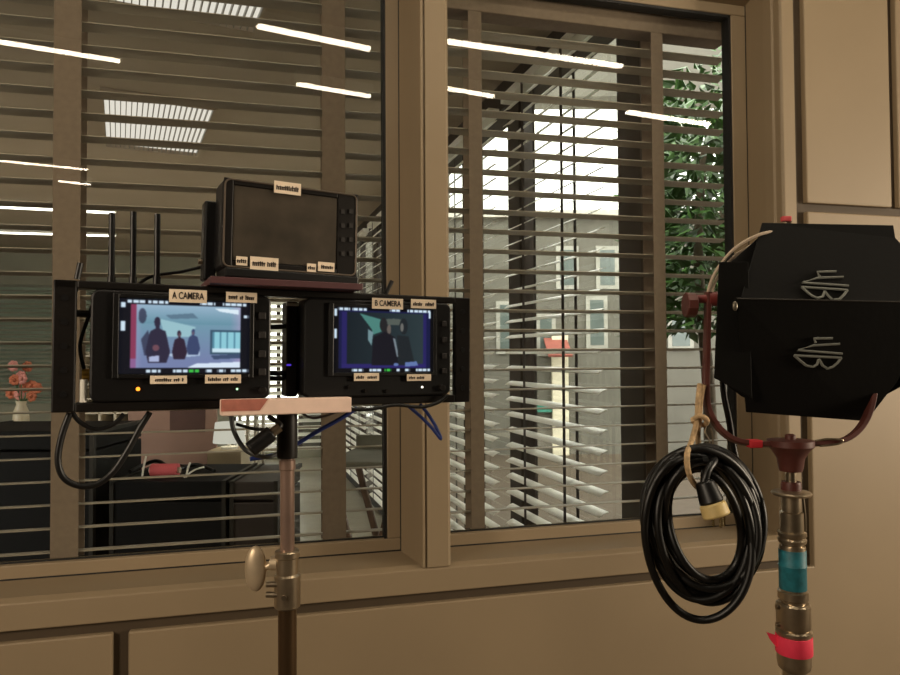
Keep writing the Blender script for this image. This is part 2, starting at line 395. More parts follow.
# far wall blinds in shade
bw = MB(); z = .9
while z < 2.45: bw.extr(slat_prof(z, .05, R(38)), -6.3, -1.9); z += .058
e = thing('venetian_blind', 'long grey-green closed venetian blind on the rear wall of the far room', 'blind', Vector((0, Pe.y - .05, 0)))
bw.obj('slats', mat('grey_green_slat', (140, 150, 132), .5, var=.05), e, smooth=True)
MB().bx(-6.3, -1.9, -.03, .03, 2.46, 2.52).obj('head_rail', FWALL, e)

# ---- furniture of the far room
def up_frame(px, py, d, turn=0, z0=0):
    p = P(px, py, d); p.z = z0
    x = CROT @ Vector((math.cos(turn), 0, -math.sin(turn))); x.z = 0
    return Frame(p, x)
def road_case(lab, px0, px1, pyt, d, m=CASE):
    F = up_frame((px0 + px1) / 2, 337, d); x0, zt = F.xz(px0, pyt); x1, _ = F.xz(px1, pyt)
    e = thing('road_case', lab, 'case', F.M, 'equipment cases behind the left window')
    MB().bx(x0, x1, 0, .5, .05, zt - .09).obj('case_body', m, e, bevel=.006)
    MB().bx(x0, x1, 0, .5, zt - .082, zt).obj('lid', m, e, bevel=.006)
    t = MB()
    for xx in (x0, x1):
        t.bx(xx - .009, xx + .009, -.006, .506, zt - .015, zt + .004); t.bx(xx - .009, xx + .009, -.006, .02, .05, zt)
    t.obj('edge_trim', mat('dull_aluminium_edge', (44, 40, 34), .5, .5), e)
    for xx in (x0 + .05, x1 - .05):
        for yy in (.1, .4): MB().cyl((xx, yy, .012), (xx, yy, .05), .03).obj('castor', RUBBER, e)
    return F, x0, x1, zt
road_case('black equipment case at the far left, behind the tape of the left blind', -60, 92, 432, 3.1)
FC, cx0, cx1, cz = road_case('wide black equipment case under the pink roll and cables', 112, 224, 482, 3.1)
road_case('dark brown equipment case right of the wide black one', 232, 276, 482, 3.1, CASEB)
# things on the wide case
def on_case(px, dy=.25): p = FC.px(px, 482, dy); return FC.M @ Vector((p.x, dy, cz + .001))
F = up_frame(163, 337, 3.3, 0, cz + .001)
p = on_case(165, .12)
e = thing('tape_roll', 'pink roll of tape lying among cables on the wide black case', 'tape roll', Matrix.Translation(p + Vector((0, 0, .03))) @ FC.M.to_3x3().to_4x4())
MB().cyl((-.06, 0, 0), (.06, 0, 0), .03, n=24).obj('tape', mat('pink_roll', (214, 96, 100), .7), e)
MB().cyl((-.07, 0, 0), (.07, 0, 0), .014).obj('core', mat('card_core', (200, 180, 160), .8), e)
pts = [on_case(130, .2) + Vector((0, 0, .012)), on_case(145, .3) + Vector((0, 0, .03)), on_case(158, .26) + Vector((0, 0, .05)), on_case(175, .2) + Vector((0, 0, .02)), on_case(196, .28) + Vector((0, 0, .03)), on_case(214, .2) + Vector((0, 0, .012))]
tag(MB().tube(pts, .009).obj('coiled_cable', RUBBER, None, True), 'black cable snaking over the wide black case behind the pink roll', 'cable')
for k, (u0, u1, h, lab) in enumerate(((142, 146, .1, 'white cable tie standing up left of the pink roll'), (184, 204, .05, 'white cable tie leaning right of the pink roll'), (186, 190, .07, 'short white cable tie beside the right end of the pink roll'))):
    a_ = on_case(u0, .08); b_ = on_case(u1, .08) + Vector((0, 0, h))
    tag(MB().tube([a_ + Vector((0, 0, .004)), (a_ + b_) / 2 + Vector((0, 0, .01)), b_], .0045, n=6).obj('cable_tie', WHITE, None, True), lab, 'cable tie')
# brown board, white lamp on a beige box, wire rack, pipes
F = up_frame(172, 337, 4.35)
x0, zt = F.xz(128, 400); x1, zb = F.xz(216, 478)
e = thing('display_board', 'brownish pink board on feet standing behind the cases', 'board', F.M)
MB().bx(x0, x1, 0, .03, zb - .2, zt + .25).obj('board_panel', mat('brown_pink_board', (158, 124, 108), .7, var=.12, scale=4), e, bevel=.003)
xa, za = F.xz(170, 408, -.002); xb, zb2 = F.xz(205, 432, -.002)
MB().bx(xa, xb, -.004, .001, zb2, za).obj('dark_poster', mat('dark_red_brown_card', (84, 56, 48), .7), e)
for xx in (x0 + .05, x1 - .05): MB().bx(xx - .015, xx + .015, .0, .03, .012, zb - .199).bx(xx - .015, xx + .015, -.15, .18, .012, .03).obj('foot', STEEL, e)
F = up_frame(222, 337, 3.85)
x0, zt = F.xz(207, 451); x1, zb = F.xz(241, 482)
e = thing('pedestal_box', 'beige pedestal box under the white lamp shade', 'box', F.M)
MB().bx(x0, x1, 0, .18, .012, zt).obj('pedestal_body', mat('beige_card', (176, 160, 134), .8), e, bevel=.004)
xc = (x0 + x1) / 2; r1 = (x1 - x0) / 2
e = thing('table_lamp', 'white drum lamp shade standing on the beige pedestal box', 'lamp', F.M @ Matrix.Translation((xc, .09, zt + .001)))
MB().cyl((0, 0, 0), (0, 0, .012), .045).cyl((0, 0, .01), (0, 0, .05), .01).obj('lamp_base', WHITE, e)
_, zl = F.xz(222, 424)
MB().lathe([(r1 * .95, .035), (r1 * .82, zl - zt)], cap=False).lathe([(r1 * .93, .035), (r1 * .80, zl - zt)], cap=False).obj('lamp_shade', emit('lit_white_shade', (250, 246, 230), .62), e, True)
MB().sph((0, 0, .08), .028).obj('bulb', emit('bulb_glow', (255, 240, 210), 9), e, True)
F = up_frame(110, 337, 4.9)
x0, zt = F.xz(84, 395); x1, zb = F.xz(130, 484)
e = thing('shelf_rack', 'pale metal pigeonhole rack seen through the left window', 'shelf', F.M)
r_ = MB()
for k in range(4): xx = x0 + (x1 - x0) * k / 3; r_.bx(xx - .008, xx + .008, 0, .3, .012, zt + .3)
r_.obj('upright', mat('pale_rack_metal', (190, 180, 160), .6), e)
r_ = MB(); z = .3
while z < zt + .3: r_.bx(x0, x1, 0, .3, z, z + .012); z += .1
r_.obj('shelf_boards', MATS['pale_rack_metal'], e)
MB().bx(x0, x1, .3, .31, .012, zt + .3).obj('back_panel', mat('rack_back', (150, 142, 124), .8), e)
F = up_frame(252, 337, 4.6)
for k, u in enumerate((240, 247, 254, 261)):
    x, zt = F.xz(u, 405)
    tag(MB().cyl(F.M @ Vector((x, .02 * k, .012)), F.M @ Vector((x, .02 * k, zt + .3)), .012, n=12).obj('steel_pole', mat('pale_steel_pole', (196, 190, 176), .4, .4), None, True), ['leftmost pale steel pole right of the white lamp shade', 'second pale steel pole right of the white lamp shade', 'third pale steel pole right of the white lamp shade', 'rightmost pale steel pole, nearest the monitor stand'][k], 'pole', 'steel poles beside the lamp')
# folding chair right of the tape
F = up_frame(364, 337, 2.75, R(-8))
x0, zs = F.xz(330, 467); x1, _ = F.xz(400, 467)
WOOD = mat('brown_chair_wood', (96, 72, 54), .5, var=.2, scale=20)
e = thing('folding_chair', 'folding chair with crossed wooden legs and grey seat behind the left window', 'chair', F.M)
for yy in (0, .36):
    for s in (0, 1):
        MB().cyl((x0 if s else x1, yy, .014), (x1 if s else x0, yy + .0, zs), .016, n=10).obj('leg', WOOD, e)
MB().bx(x0 - .01, x1 + .01, -.02, .38, zs, zs + .025).obj('seat', mat('grey_canvas', (106, 104, 92), .9), e, bevel=.008)
xa, za = F.xz(340, 444, .36)
MB().bx(x0, x1, .372, .392, zs + .02, za + .04).obj('backrest', MATS['grey_canvas'], e, bevel=.006)
# flowers in a vase on the far left case
Fv = up_frame(21, 337, 4.1); xv, zv0 = Fv.xz(21, 427)
tab_z = zv0
e = thing('side_table', 'tall pale side table under the vase at the far left', 'table', Fv.M)
MB().bx(xv - .16, xv + .16, -.16, .16, tab_z - .03, tab_z).obj('tabletop', MATS['pale_rack_metal'], e, bevel=.004)
for sx in (-.14, .14):
    for sy in (-.14, .14): MB().bx(xv + sx - .012, xv + sx + .012, sy - .012, sy + .012, .012, tab_z - .029).obj('leg', MATS['pale_rack_metal'], e)
e = thing('flower_vase', 'pale vase holding orange and pink flowers at the far left', 'vase', Fv.M @ Matrix.Translation((xv, 0, tab_z + .001)))
MB().lathe([(.03, 0), (.045, .03), (.04, .09), (.025, .13), (.03, .15)]).obj('vase_body', mat('cream_vase', (206, 190, 160), .4), e, True)
for k in range(11):
    a_ = random.uniform(0, 6.28); rr_ = random.uniform(.01, .1); zz_ = random.uniform(.17, .36)
    q = Vector((rr_ * math.cos(a_), rr_ * math.sin(a_) * .6, zz_))
    fo = MB()
    for j in range(7):
        b_ = j * 6.283 / 7; fo.sph(q + Vector((.02 * math.cos(b_), .0, .02 * math.sin(b_))), .014, (1, .6, 1), 8)
    fo.sph(q + Vector((0, -.01, 0)), .012, n=8)
    f_ = fo.obj('flower', mat('orange_petal', (196, 112, 78), .8) if k % 3 else mat('pink_petal', (214, 140, 128), .7), e, True)
    MB().tube([(0, 0, .13), (q.x * .5, q.y * .5, (q.z + .13) / 2), q], .003, n=6).obj('stem', LEAF, f_)

# ================================================================== OUTSIDE
sl = MB()
Bf = up_frame(620, 337, 10.5)
x0, zr = Bf.xz(300, 213); x1, _ = Bf.xz(1300, 213)
e = thing('neighbouring_building', 'pale low building across the street behind the right window', 'building', Bf.M)
MB().bx(x0, x1, 0, 5, 0, zr - .1).obj('wall', CONC, e)
MB().bx(x0 - .05, x1, -.12, 5.1, zr - .1, zr).obj('parapet', mat('parapet_cap', (196, 192, 180), .8), e)
for u0, u1, v0, v1 in ((500, 512, 305, 350), (540, 552, 318, 352), (590, 604, 300, 345), (640, 655, 300, 345), (672, 690, 320, 346), (560, 575, 250, 285), (600, 615, 250, 285)):
    xa, za = Bf.xz(u0, v0, -.03); xb, zb = Bf.xz(u1, v1, -.03)
    f = MB().bx(xa - .06, xb + .06, -.03, .02, zb - .06, za + .06).obj('window', mat('grey_window_surround', (164, 162, 152), .6), e)
    MB().bx(xa, xb, -.036, -.029, zb, za).obj('window_glass', mat('dark_window_glass', (98, 108, 104), .2), f)
xa, za = Bf.xz(548, 338, -.5); xb, zb = Bf.xz(572, 356, -.5)
MB().plate([(xa, -.03, za), (xb, -.03, za), (xb, -.55, zb), (xa, -.55, zb)], .03).obj('awning', mat('red_awning', (150, 84, 72), .8), e)
xa, za = Bf.xz(526, 405, -.05); xb, zb = Bf.xz(560, 412, -.05)
MB().bx(xa, xb, -.06, .0, zb, za).obj('teal_sign_board', mat('teal_board', (70, 150, 130), .6), e)
xa, za = Bf.xz(552, 330, -.1); xb, zb = Bf.xz(570, 520, -.1)
MB().bx(xa, xb, -.1, 0, 0, za).obj('pilaster', mat('cream_pilaster', (230, 222, 196), .8), e)
# upper storey of the neighbour: open terrace under a slab on columns
xa, za = Bf.xz(300, 98, .5); xb, _ = Bf.xz(1300, 98, .5)
MB().bx(xa, xb, .5, 1.1, za, za + .95).obj('upper_storey', CONC, e)
for u in (440, 640, 664, 840):
    xc_, _ = Bf.xz(u, 200, .8); MB().bx(xc_ - .16, xc_ + .16, .64, .96, zr - .002, za + .002).obj('terrace_column', CONC, e)
# tree with drooping leaves behind the right edge of the right window
def tree(lab, px, d, zt, rad, n, seedv):
    rnd = random.Random(seedv); F = up_frame(px, 337, d)
    e = thing('leafy_tree', lab, 'tree', F.M, 'trees outside the right window')
    MB().tube([(0, 0, 0), (.03, 0, zt * .4), (-.02, .02, zt * .75), (.02, 0, zt)], lambda t: .05 * (1 - .6 * t), n=10).obj('trunk', BARK, e, True)
    lf = MB()
    for k in range(n):
        a = rnd.uniform(0, 6.283); rr = rad * rnd.random() ** .5; z = rnd.uniform(zt * .6, zt * 1.12)
        c = Vector((rr * math.cos(a), rr * math.sin(a), z)); L_ = rnd.uniform(.09, .19); wd = L_ * .17
        dr = Vector((math.cos(a + rnd.uniform(-1, 1)), math.sin(a + rnd.uniform(-1, 1)), rnd.uniform(-1.1, .25))).normalized()
        sd = dr.cross(Vector((rnd.uniform(-1, 1), rnd.uniform(-1, 1), 1))).normalized(); nn = dr.cross(sd)
        v = [lf.b.verts.new(c), lf.b.verts.new(c + dr * L_ * .4 + sd * wd + nn * .01), lf.b.verts.new(c + dr * L_ - nn * .015), lf.b.verts.new(c + dr * L_ * .4 - sd * wd + nn * .01)]
        lf.b.faces.new((v[0], v[1], v[2])); lf.b.faces.new((v[0], v[2], v[3]))
    lf.obj('foliage', LEAF, e)
tree('drooping leafy green tree close outside the right edge of the right window', 704, 4.2, 2.75, .40, 1500, 3)
tree('leafy green tree farther outside the right window, right of the close one', 728, 5.6, 3.3, .75, 2600, 5)

# ================================================================== OUR ROOM
struct(MB().bx(XL - .15, XL, -4.2, D + .26, 0, ZC + .1).obj('wall_left', OWALL))
struct(MB().bx(XR, XR + .15, -4.2, D + .26, 0, ZC + .1).obj('wall_right', OWALL))
struct(MB().bx(XL - .15, XR + .15, -4.2, -4.05, 0, ZC + .1).obj('wall_back', mat('dark_studio_wall', (70, 60, 48), .9)))
struct(MB().bx(XL - .15, XR + .15, -4.2, D + .26, ZC, ZC + .12).obj('ceiling', mat('dark_studio_ceiling', (64, 56, 46), .9)))
TUBE = emit('studio_tube_glow', (255, 240, 214), 44)
ZT = ZC - .06
def mirr(px, py):
    p = onZ(px, py, ZT); p.y = 2 * YG - p.y; return p
segs = [((-30, 37.5), (123, 62), 'first linear lamp over the left end of the wall'),
        ((255, 26), (372, 50), 'linear lamp above the left window, nearer the wall'),
        ((295, 84), (372, 97), 'linear lamp above the left window near the mullion, farther from the wall'),
        ((440, 87.5), (495, 97), 'short linear lamp above the left edge of the right window'),
        ((440, 41), (623, 67), 'long linear lamp above the right window'),
        ((625, 112), (710, 125), 'short linear lamp above the right edge of the right window')]
for k, (A, B, lab) in enumerate(segs):
    lin_lamp(lab, mirr(*A), mirr(*B), TUBE, 'linear lamps on the studio ceiling', (.026, .034, .03, .03, .034, .045)[k], .06)
for A, B, lab in (((-10, 160), (90, 170), 'linear lamp behind the camera, left, nearer'), ((57, 181), (92, 185), 'linear lamp behind the camera, left, farther')):
    lin_lamp(lab, mirr(*A), mirr(*B), TUBE, 'linear lamps on the studio ceiling', .012, .06)

# ================================================================== MONITOR CAGE ON ITS STAND
A_ = P(52, 345.5, .96); B_ = P(470, 349.5, 1.234)
CF = Frame(A_, B_ - A_)
LX = (B_ - A_).length
hz = lambda u, v, y=0: CF.px(u, v, y)
ct, cb = hz(52, 279).z, hz(52, 413).z
ct2, cb2 = hz(470, 298).z, hz(470, 402).z
zt_, zb_ = (ct + ct2) / 2, (cb + cb2) / 2
cage = thing('monitor_cage', 'black metal cage frame holding two monitors side by side on the left stand', 'frame', CF.M)
xl1 = hz(76, 340).x; xr0_ = hz(455.5, 340).x
MB().bx(0, xl1, 0, .014, zb_, zt_).bx(0, xl1, .0, .05, zt_ - .012, zt_).obj('side_plate', BLACKM, cage, bevel=.002)
MB().bx(xr0_, LX, 0, .014, zb_, zt_).obj('side_plate', BLACKM, cage, bevel=.002)
MB().bx(xl1, xr0_, .0, .03, zt_ - .011, zt_).obj('top_bar', BLACKM, cage, bevel=.002)
MB().bx(xl1, xr0_, .0, .03, zb_, zb_ + .013).obj('bottom_bar', BLACKM, cage, bevel=.002)
for u, pl in ((xl1 / 2, 0), ((xr0_ + LX) / 2, 1)):
    for k in range(5): z = zb_ + .025 + k * (zt_ - zb_ - .05) / 4; MB().cyl((u, -.0012, z), (u, .001, z), .0045, n=16).obj('screw', BLACKP, cage)
z313 = hz(86, 313).z
MB().cyl((xl1 - .002, .02, z313), (hz(89, 313).x, .02, z313), .005).obj('cross_rod', BLACKM, cage)

def grid_screen(name, parent, corners, y, paint, nx=240, nz=144, m=SCREEN):
    (x0, z0), (x1, z1) = corners
    b = bmesh.new(); lay = b.loops.layers.float_color.new('picture'); V = [[b.verts.new((x0 + (x1 - x0) * i / nx, y, z0 + (z1 - z0) * j / nz)) for i in range(nx + 1)] for j in range(nz + 1)]
    img = [[paint((i + .5) / nx, 1 - (j + .5) / nz) for i in range(nx)] for j in range(nz)]
    for _ in range(2):                                           # a little softness, like the picture tube of a small monitor
        img = [[tuple((img[j][max(i - 1, 0)][k] + 2 * img[j][i][k] + img[j][min(i + 1, nx - 1)][k]) / 4 for k in range(3)) for i in range(nx)] for j in range(nz)]
        img = [[tuple((img[max(j - 1, 0)][i][k] + 2 * img[j][i][k] + img[min(j + 1, nz - 1)][i][k]) / 4 for k in range(3)) for i in range(nx)] for j in range(nz)]
    for j in range(nz):
        for i in range(nx):
            f = b.faces.new((V[j][i], V[j][i + 1], V[j + 1][i + 1], V[j + 1][i])); c = lin(img[j][i])
            for l in f.loops: l[lay] = c
    me = bpy.data.meshes.new(name); b.to_mesh(me); b.free(); me.materials.append(m)
    o = bpy.data.objects.new(name, me); COL.objects.link(o); o.parent = parent; return o
def mixc(a, b, t): t = max(0, min(1, t)); return tuple(p + (q - p) * t for p, q in zip(a, b))
def ell(u, v, cx, cy, rx, ry): return ((u - cx) / rx) ** 2 + ((v - cy) / ry) ** 2 < 1
def inpoly(u, v, pts):
    c = False; n = len(pts)
    for i in range(n):
        (x1, y1), (x2, y2) = pts[i], pts[i - 1]
        if (y1 > v) != (y2 > v) and u < (x2 - x1) * (v - y1) / (y2 - y1) + x1: c = not c
    return c
def dashes(u, v, rows):
    for v0, v1, spans in rows:
        if v0 < v < v1:
            for s in spans:
                if s[0] < u < s[1] and (int(u * 150) % 7 != 0): return s[2] if len(s) > 2 else (205, 225, 240)
    return None
def body_person(u, v, cx, top, s, lean=0):
    w = .62 * s
    return ell(u, v, cx + lean, top + .065 * s, .034 * w, .065 * s) or inpoly(u, v, [(cx - .016 * w, top + .1 * s), (cx + .016 * w, top + .1 * s), (cx + .024 * w, top + .145 * s), (cx + .085 * w, top + .175 * s), (cx + .105 * w, top + .26 * s), (cx + .14 * w, top + .43 * s), (cx + .1 * w, top + .56 * s), (cx - .1 * w, top + .56 * s), (cx - .13 * w, top + .42 * s), (cx - .1 * w, top + .25 * s), (cx - .08 * w, top + .175 * s), (cx - .024 * w, top + .145 * s)])
def paint_a(u, v):
    d = dashes(u, v, [(.015, .055, [(.06, .19), (.21, .36), (.6, .72), (.78, .97)]), (.945, .985, [(.2, .31), (.4, .52), (.52, .6, (60, 190, 70)), (.65, .7), (.74, .81), (.85, .99)]),
                      (.05, .12, [(.012, .05)]), (.3, .43, [(.012, .05)]), (.18, .22, [(.95, .99)])])
    if d: return d
    if not (.085 < u < .925 and .07 < v < .925): return (13, 15, 24)
    x = (u - .085) / .84; y = (v - .07) / .855
    c = mixc((150, 178, 200), (96, 140, 158), y * 3) if y < .3 else mixc((112, 150, 170), (116, 128, 168), (y - .3) / .6)
    if x < .05: return (136, 58, 88) if y < .85 else (140, 96, 144)
    c = mixc(c, (178, 160, 205), max(0, .5 - x * 5)); c = mixc(c, (186, 160, 200), max(0, (x - .9) * 5))
    if inpoly(x, y, [(.3, .16), (.55, .12), (.6, .2), (.35, .22)]): c = (92, 120, 140)
    if inpoly(x, y, [(.75, .03), (.98, .04), (.98, .12), (.8, .08)]): c = (220, 236, 246)
    if inpoly(x, y, [(.25, .22), (.58, .34), (.52, .5), (.3, .5)]): c = (150, 190, 200)
    if x > .71 and .38 < y < .78:
        c = (58, 84, 104)
        if x > .73 and .41 < y < .75:
            c = (140, 200, 214) if int(x * 60) % 4 else (84, 134, 156)
            if y > .68: c = (200, 226, 238)
    if inpoly(x, y, [(.72, .8), (1, .77), (1, .84), (.75, .86)]): c = (62, 78, 108)
    if inpoly(x, y, [(.5, 1), (.58, .93), (1, .9), (1, 1)]): c = (214, 228, 244)
    if inpoly(x, y, [(.3, .78), (.62, .74), (.62, .8), (.4, .84)]): c = (176, 196, 220)
    if body_person(x, y, .555, .37, .74): c = (58, 70, 106)
    if body_person(x, y, .43, .40, .82, -.003): c = (48, 36, 54)
    if ell(x, y, .43, .47, .012, .03): c = (96, 74, 84)
    if ell(x, y, .552, .44, .011, .03): c = (96, 84, 104)
    if body_person(x, y, .235, .19, 1.3, -.004): c = (46, 42, 62)
    if ell(x, y, .22, .68, .03, .05): c = (110, 74, 86)
    if inpoly(x, y, [(.16, .82), (.25, .8), (.25, .9), (.16, .9)]): c = (170, 180, 214)
    if ell(x, y, .1, .18, .035, .12) or inpoly(x, y, [(.09, .55), (.15, .4), (.2, .8), (.12, .8)]): c = mixc(c, (44, 44, 66), .75)
    return c
def paint_b(u, v):
    d = dashes(u, v, [(.01, .05, [(.04, .16), (.18, .32), (.55, .66), (.73, .97)]), (.945, .985, [(.18, .29), (.35, .47), (.5, .57, (60, 190, 70)), (.62, .66), (.7, .76), (.82, .97)]),
                      (.03, .14, [(.01, .035), (.955, .975)]), (.33, .48, [(.01, .035)])])
    if d: return d
    if not (.08 < u < .93 and .07 < v < .93): return (22, 26, 66) if (.05 < u < .97 and .04 < v < .94) else (8, 9, 14)
    x = (u - .08) / .85; y = (v - .07) / .86
    c = mixc((20, 30, 36), (44, 58, 62), x)
    if x < .06 or x > .96: c = (38, 34, 92)
    if y > .93: c = (42, 36, 100)
    if inpoly(x, y, [(.2, .02), (.45, .12), (.46, .34), (.36, .4), (.34, .3)]): c = (74, 128, 120)
    if inpoly(x, y, [(.3, .3), (.36, .36), (.34, .6), (.3, .5)]): c = (110, 140, 146)
    if ell(x, y, .6, .16, .14, .06): c = (82, 90, 84)
    if ell(x, y, .48, .22, .045, .13) or ell(x, y, .53, .35, .04, .1): c = (34, 34, 36)
    if ell(x, y, .545, .3, .025, .09): c = (98, 90, 84)
    if inpoly(x, y, [(.36, .45), (.5, .34), (.62, .45), (.66, .95), (.34, .95)]): c = (22, 22, 30)
    if inpoly(x, y, [(.59, .45), (.62, .47), (.665, .8), (.64, .8)]): c = (116, 128, 136)
    if ell(x, y, .72, .24, .05, .15) or inpoly(x, y, [(.64, .4), (.78, .42), (.86, .95), (.66, .95)]): c = (30, 36, 40)
    if ell(x, y, .7, .26, .02, .08): c = (104, 104, 100)
    if inpoly(x, y, [(.74, .9), (.88, .88), (.9, .96), (.74, .98)]) or ell(x, y, .63, .94, .03, .03): c = (96, 118, 170)
    return c
def rounded(x0, x1, z0, z1, r, n=5):
    o = []
    for cx, cz_, a0 in ((x1 - r, z1 - r, 0), (x0 + r, z1 - r, 90), (x0 + r, z0 + r, 180), (x1 - r, z0 + r, 270)):
        for k in range(n + 1): a = R(a0 + 90 * k / n); o.append((cx + r * math.cos(a), cz_ + r * math.sin(a)))
    return o
def squiggle(parent, x0, x1, z0, z1, y, rnd):
    m = MB(); n = max(4, int((x1 - x0) / .0032)); h = z1 - z0
    for k in range(n):
        if rnd.random() < .15: continue
        xa = x0 + (x1 - x0) * (.08 + .84 * k / n); m.bx(xa, xa + (x1 - x0) * .5 / n, y - .0004, y, z0 + h * .28, z0 + h * (.5 + .22 * rnd.random()))
        m.bx(xa, xa + (x1 - x0) * .75 / n, y - .0004, y, z0 + h * .5, z0 + h * .57)
    m.obj('lettering', INK, parent)
RND = random.Random(11)
def labels(parent, F, y, items):
    for u0, u1, v0, v1, s in items:
        x0, z0 = F.xz(u0, v1, y); x1, z1 = F.xz(u1, v0, y)
        zc = (z0 + z1) / 2; zh_ = abs(z1 - z0) / 2
        zc2 = (F.xz(u1, (v0 + v1) / 2, y)[1] + F.xz(u0, (v0 + v1) / 2, y)[1]) / 2
        L_ = MB().bx(x0, x1, y - .0006, y + .0006, zc - zh_, zc + zh_).obj('tape_label', LABEL, parent)
        L_['label'] = 'cream tape label with black lettering'
        if s: text('lettering', s, zh_ * 1.5, INK, L_, ((x0 + x1) / 2, y - .0008, zc), (x1 - x0) * .84)
        else: squiggle(L_, x0, x1, zc - zh_, zc + zh_, y - .0006, RND)
def knob_row(parent, F, y, pts, r=.004, m=BLACKP, dep=.004):
    for u, v in pts:
        p = F.px(u, v, y); MB().cyl((p.x, y - dep, p.z), (p.x, y + .001, p.z), r, n=16).obj('button', m, parent)
yb = -.004                                                      # front of the monitor bodies
# ---- left monitor
mon = thing('field_monitor', 'left field monitor in the cage, lit bright with a bluish room and three figures', 'monitor', CF.M)
x0, x1 = hz(90, 340, yb).x, hz(271, 340, yb).x
z0, z1 = zb_ + .0135, zt_ - .0115
MB().prism(rounded(x0, x1, z0, z1, .012), yb, yb + .05).obj('monitor_body', BLACKP, mon, bevel=.003)
s0, s1 = hz(118, 374.5, yb - .002), hz(250, 302.5, yb - .002)
ss = grid_screen('screen', mon, ((s0.x, hz(184, 373.5, yb - .002).z), (s1.x, hz(184, 300.5, yb - .002).z)), yb - .0022, paint_a)
b = MB(); xa, xb, za, zb3 = s0.x, s1.x, hz(184, 374, yb).z, hz(184, 300, yb).z
for q in ((xa - .008, xa, za - .006, zb3 + .006), (xb, xb + .006, za - .006, zb3 + .006), (xa, xb, za - .006, za), (xa, xb, zb3, zb3 + .006)): b.bx(q[0], q[1], yb - .005, yb + .001, q[2], q[3])
b.obj('screen_bezel', BLACKP, mon, bevel=.001)
labels(mon, CF, yb - .006, [(169, 207, 290.5, 302, 'A CAMERA'), (226, 257, 293, 302, None), (150, 187, 375.5, 384, None), (205, 241, 374.5, 383.5, None)])
for v in (316, 335, 354, 372):
    p = hz(262, v, yb); MB().box((p.x, yb - .002, p.z), (.011, .006, .011)).obj('button', mat('dull_black_button', (34, 30, 28), .6), mon, bevel=.0015)
p = hz(138, 389, yb); MB().sph((p.x, yb - .001, p.z), .0028).obj('power_light', emit('amber_led', (255, 140, 40), 3), mon, True)
p = hz(237, 389, yb); MB().sph((p.x, yb - .001, p.z), .0016).obj('tally_light', emit('pale_green_led', (190, 255, 190), 2), mon, True)
p = hz(262, 390, yb); MB().cyl((p.x, yb - .009, p.z), (p.x, yb, p.z), .0055).obj('knob', BLACKM, mon, bevel=.001)
# ---- right monitor
mon = thing('field_monitor', 'right field monitor in the cage, showing a dark picture of two figures', 'monitor', CF.M)
x0, x1 = hz(304, 340, yb).x, hz(451, 340, yb).x
MB().prism(rounded(x0, x1, z0, z1, .012), yb, yb + .055).obj('monitor_body', BLACKP, mon, bevel=.003)
s0, s1 = hz(333, 372, yb - .002), hz(433, 310, yb - .002)
xa, xb, za, zb3 = s0.x, s1.x, hz(383, 372.3, yb).z, hz(383, 308.5, yb).z
grid_screen('screen', mon, ((xa, za), (xb, zb3)), yb - .0022, paint_b)
b = MB()
for q in ((xa - .008, xa, za - .006, zb3 + .006), (xb, xb + .006, za - .006, zb3 + .006), (xa, xb, za - .006, za), (xa, xb, zb3, zb3 + .006)): b.bx(q[0], q[1], yb - .005, yb + .001, q[2], q[3])
b.obj('screen_bezel', BLACKP, mon, bevel=.001)
labels(mon, CF, yb - .006, [(372, 403, 299, 308.5, 'B CAMERA'), (411, 436, 300, 308, None), (354, 379, 373, 381, None), (407, 431, 374, 381, None)])
for v in (324, 340, 356, 371):
    p = hz(444, v, yb); MB().box((p.x, yb - .002, p.z), (.008, .006, .01)).obj('button', MATS['dull_black_button'], mon, bevel=.0015)
knob_row(mon, CF, yb, [(349, 387), (366, 391), (387, 391)], .003, BLACKM)
p = hz(422, 387, yb); MB().sph((p.x, yb - .001, p.z), .0018).obj('tally_light', emit('white_led', (255, 250, 230), 3), mon, True)
p = hz(441, 388, yb); MB().cyl((p.x, yb - .009, p.z), (p.x, yb, p.z), .0055).obj('knob', BLACKM, mon, bevel=.001)
# side handle bracket seen between the monitors
p0 = hz(276, 323, .02); p1 = hz(300, 327, .02)
dv = thing('video_transmitter', 'small black video transmitter between the two caged monitors', 'transmitter', CF.M)
xa, za = CF.xz(286, 372, .034); xb, zb3 = CF.xz(303, 302, .034)
MB().bx(xa, x0 - .001, .032, .07, zb_ + .0135, zb3).obj('transmitter_body', BLACKP, dv, bevel=.003)
xe, ze = CF.xz(287, 304, .03); MB().bx(xe, x0 - .001, .0315, .034, ze - .003, ze + .002).obj('silver_strip', WHITE, dv)
xe, ze = CF.xz(287, 365, .03); MB().bx(xe, x0 - .012, .0315, .0335, ze - .0015, ze + .0015).obj('violet_light', emit('violet_led', (90, 60, 220), .8), dv)
for v in (326, 372, 377):
    a1 = hz(268, v + 1, .04); a2 = hz(290, v, .04)
    tag(MB().tube([(CF.M @ Vector((a1.x, .046, a1.z))), CF.M @ Vector(((a1.x + a2.x) / 2, .03, a2.z - .002)), CF.M @ Vector((xa, .046, a2.z))], .004).obj('link_cable', RUBBER, None, True), {326: 'thick black link cable high between the monitors', 372: 'upper of two low link cables between the monitors', 377: 'lowest link cable between the monitors'}[v], 'cable')

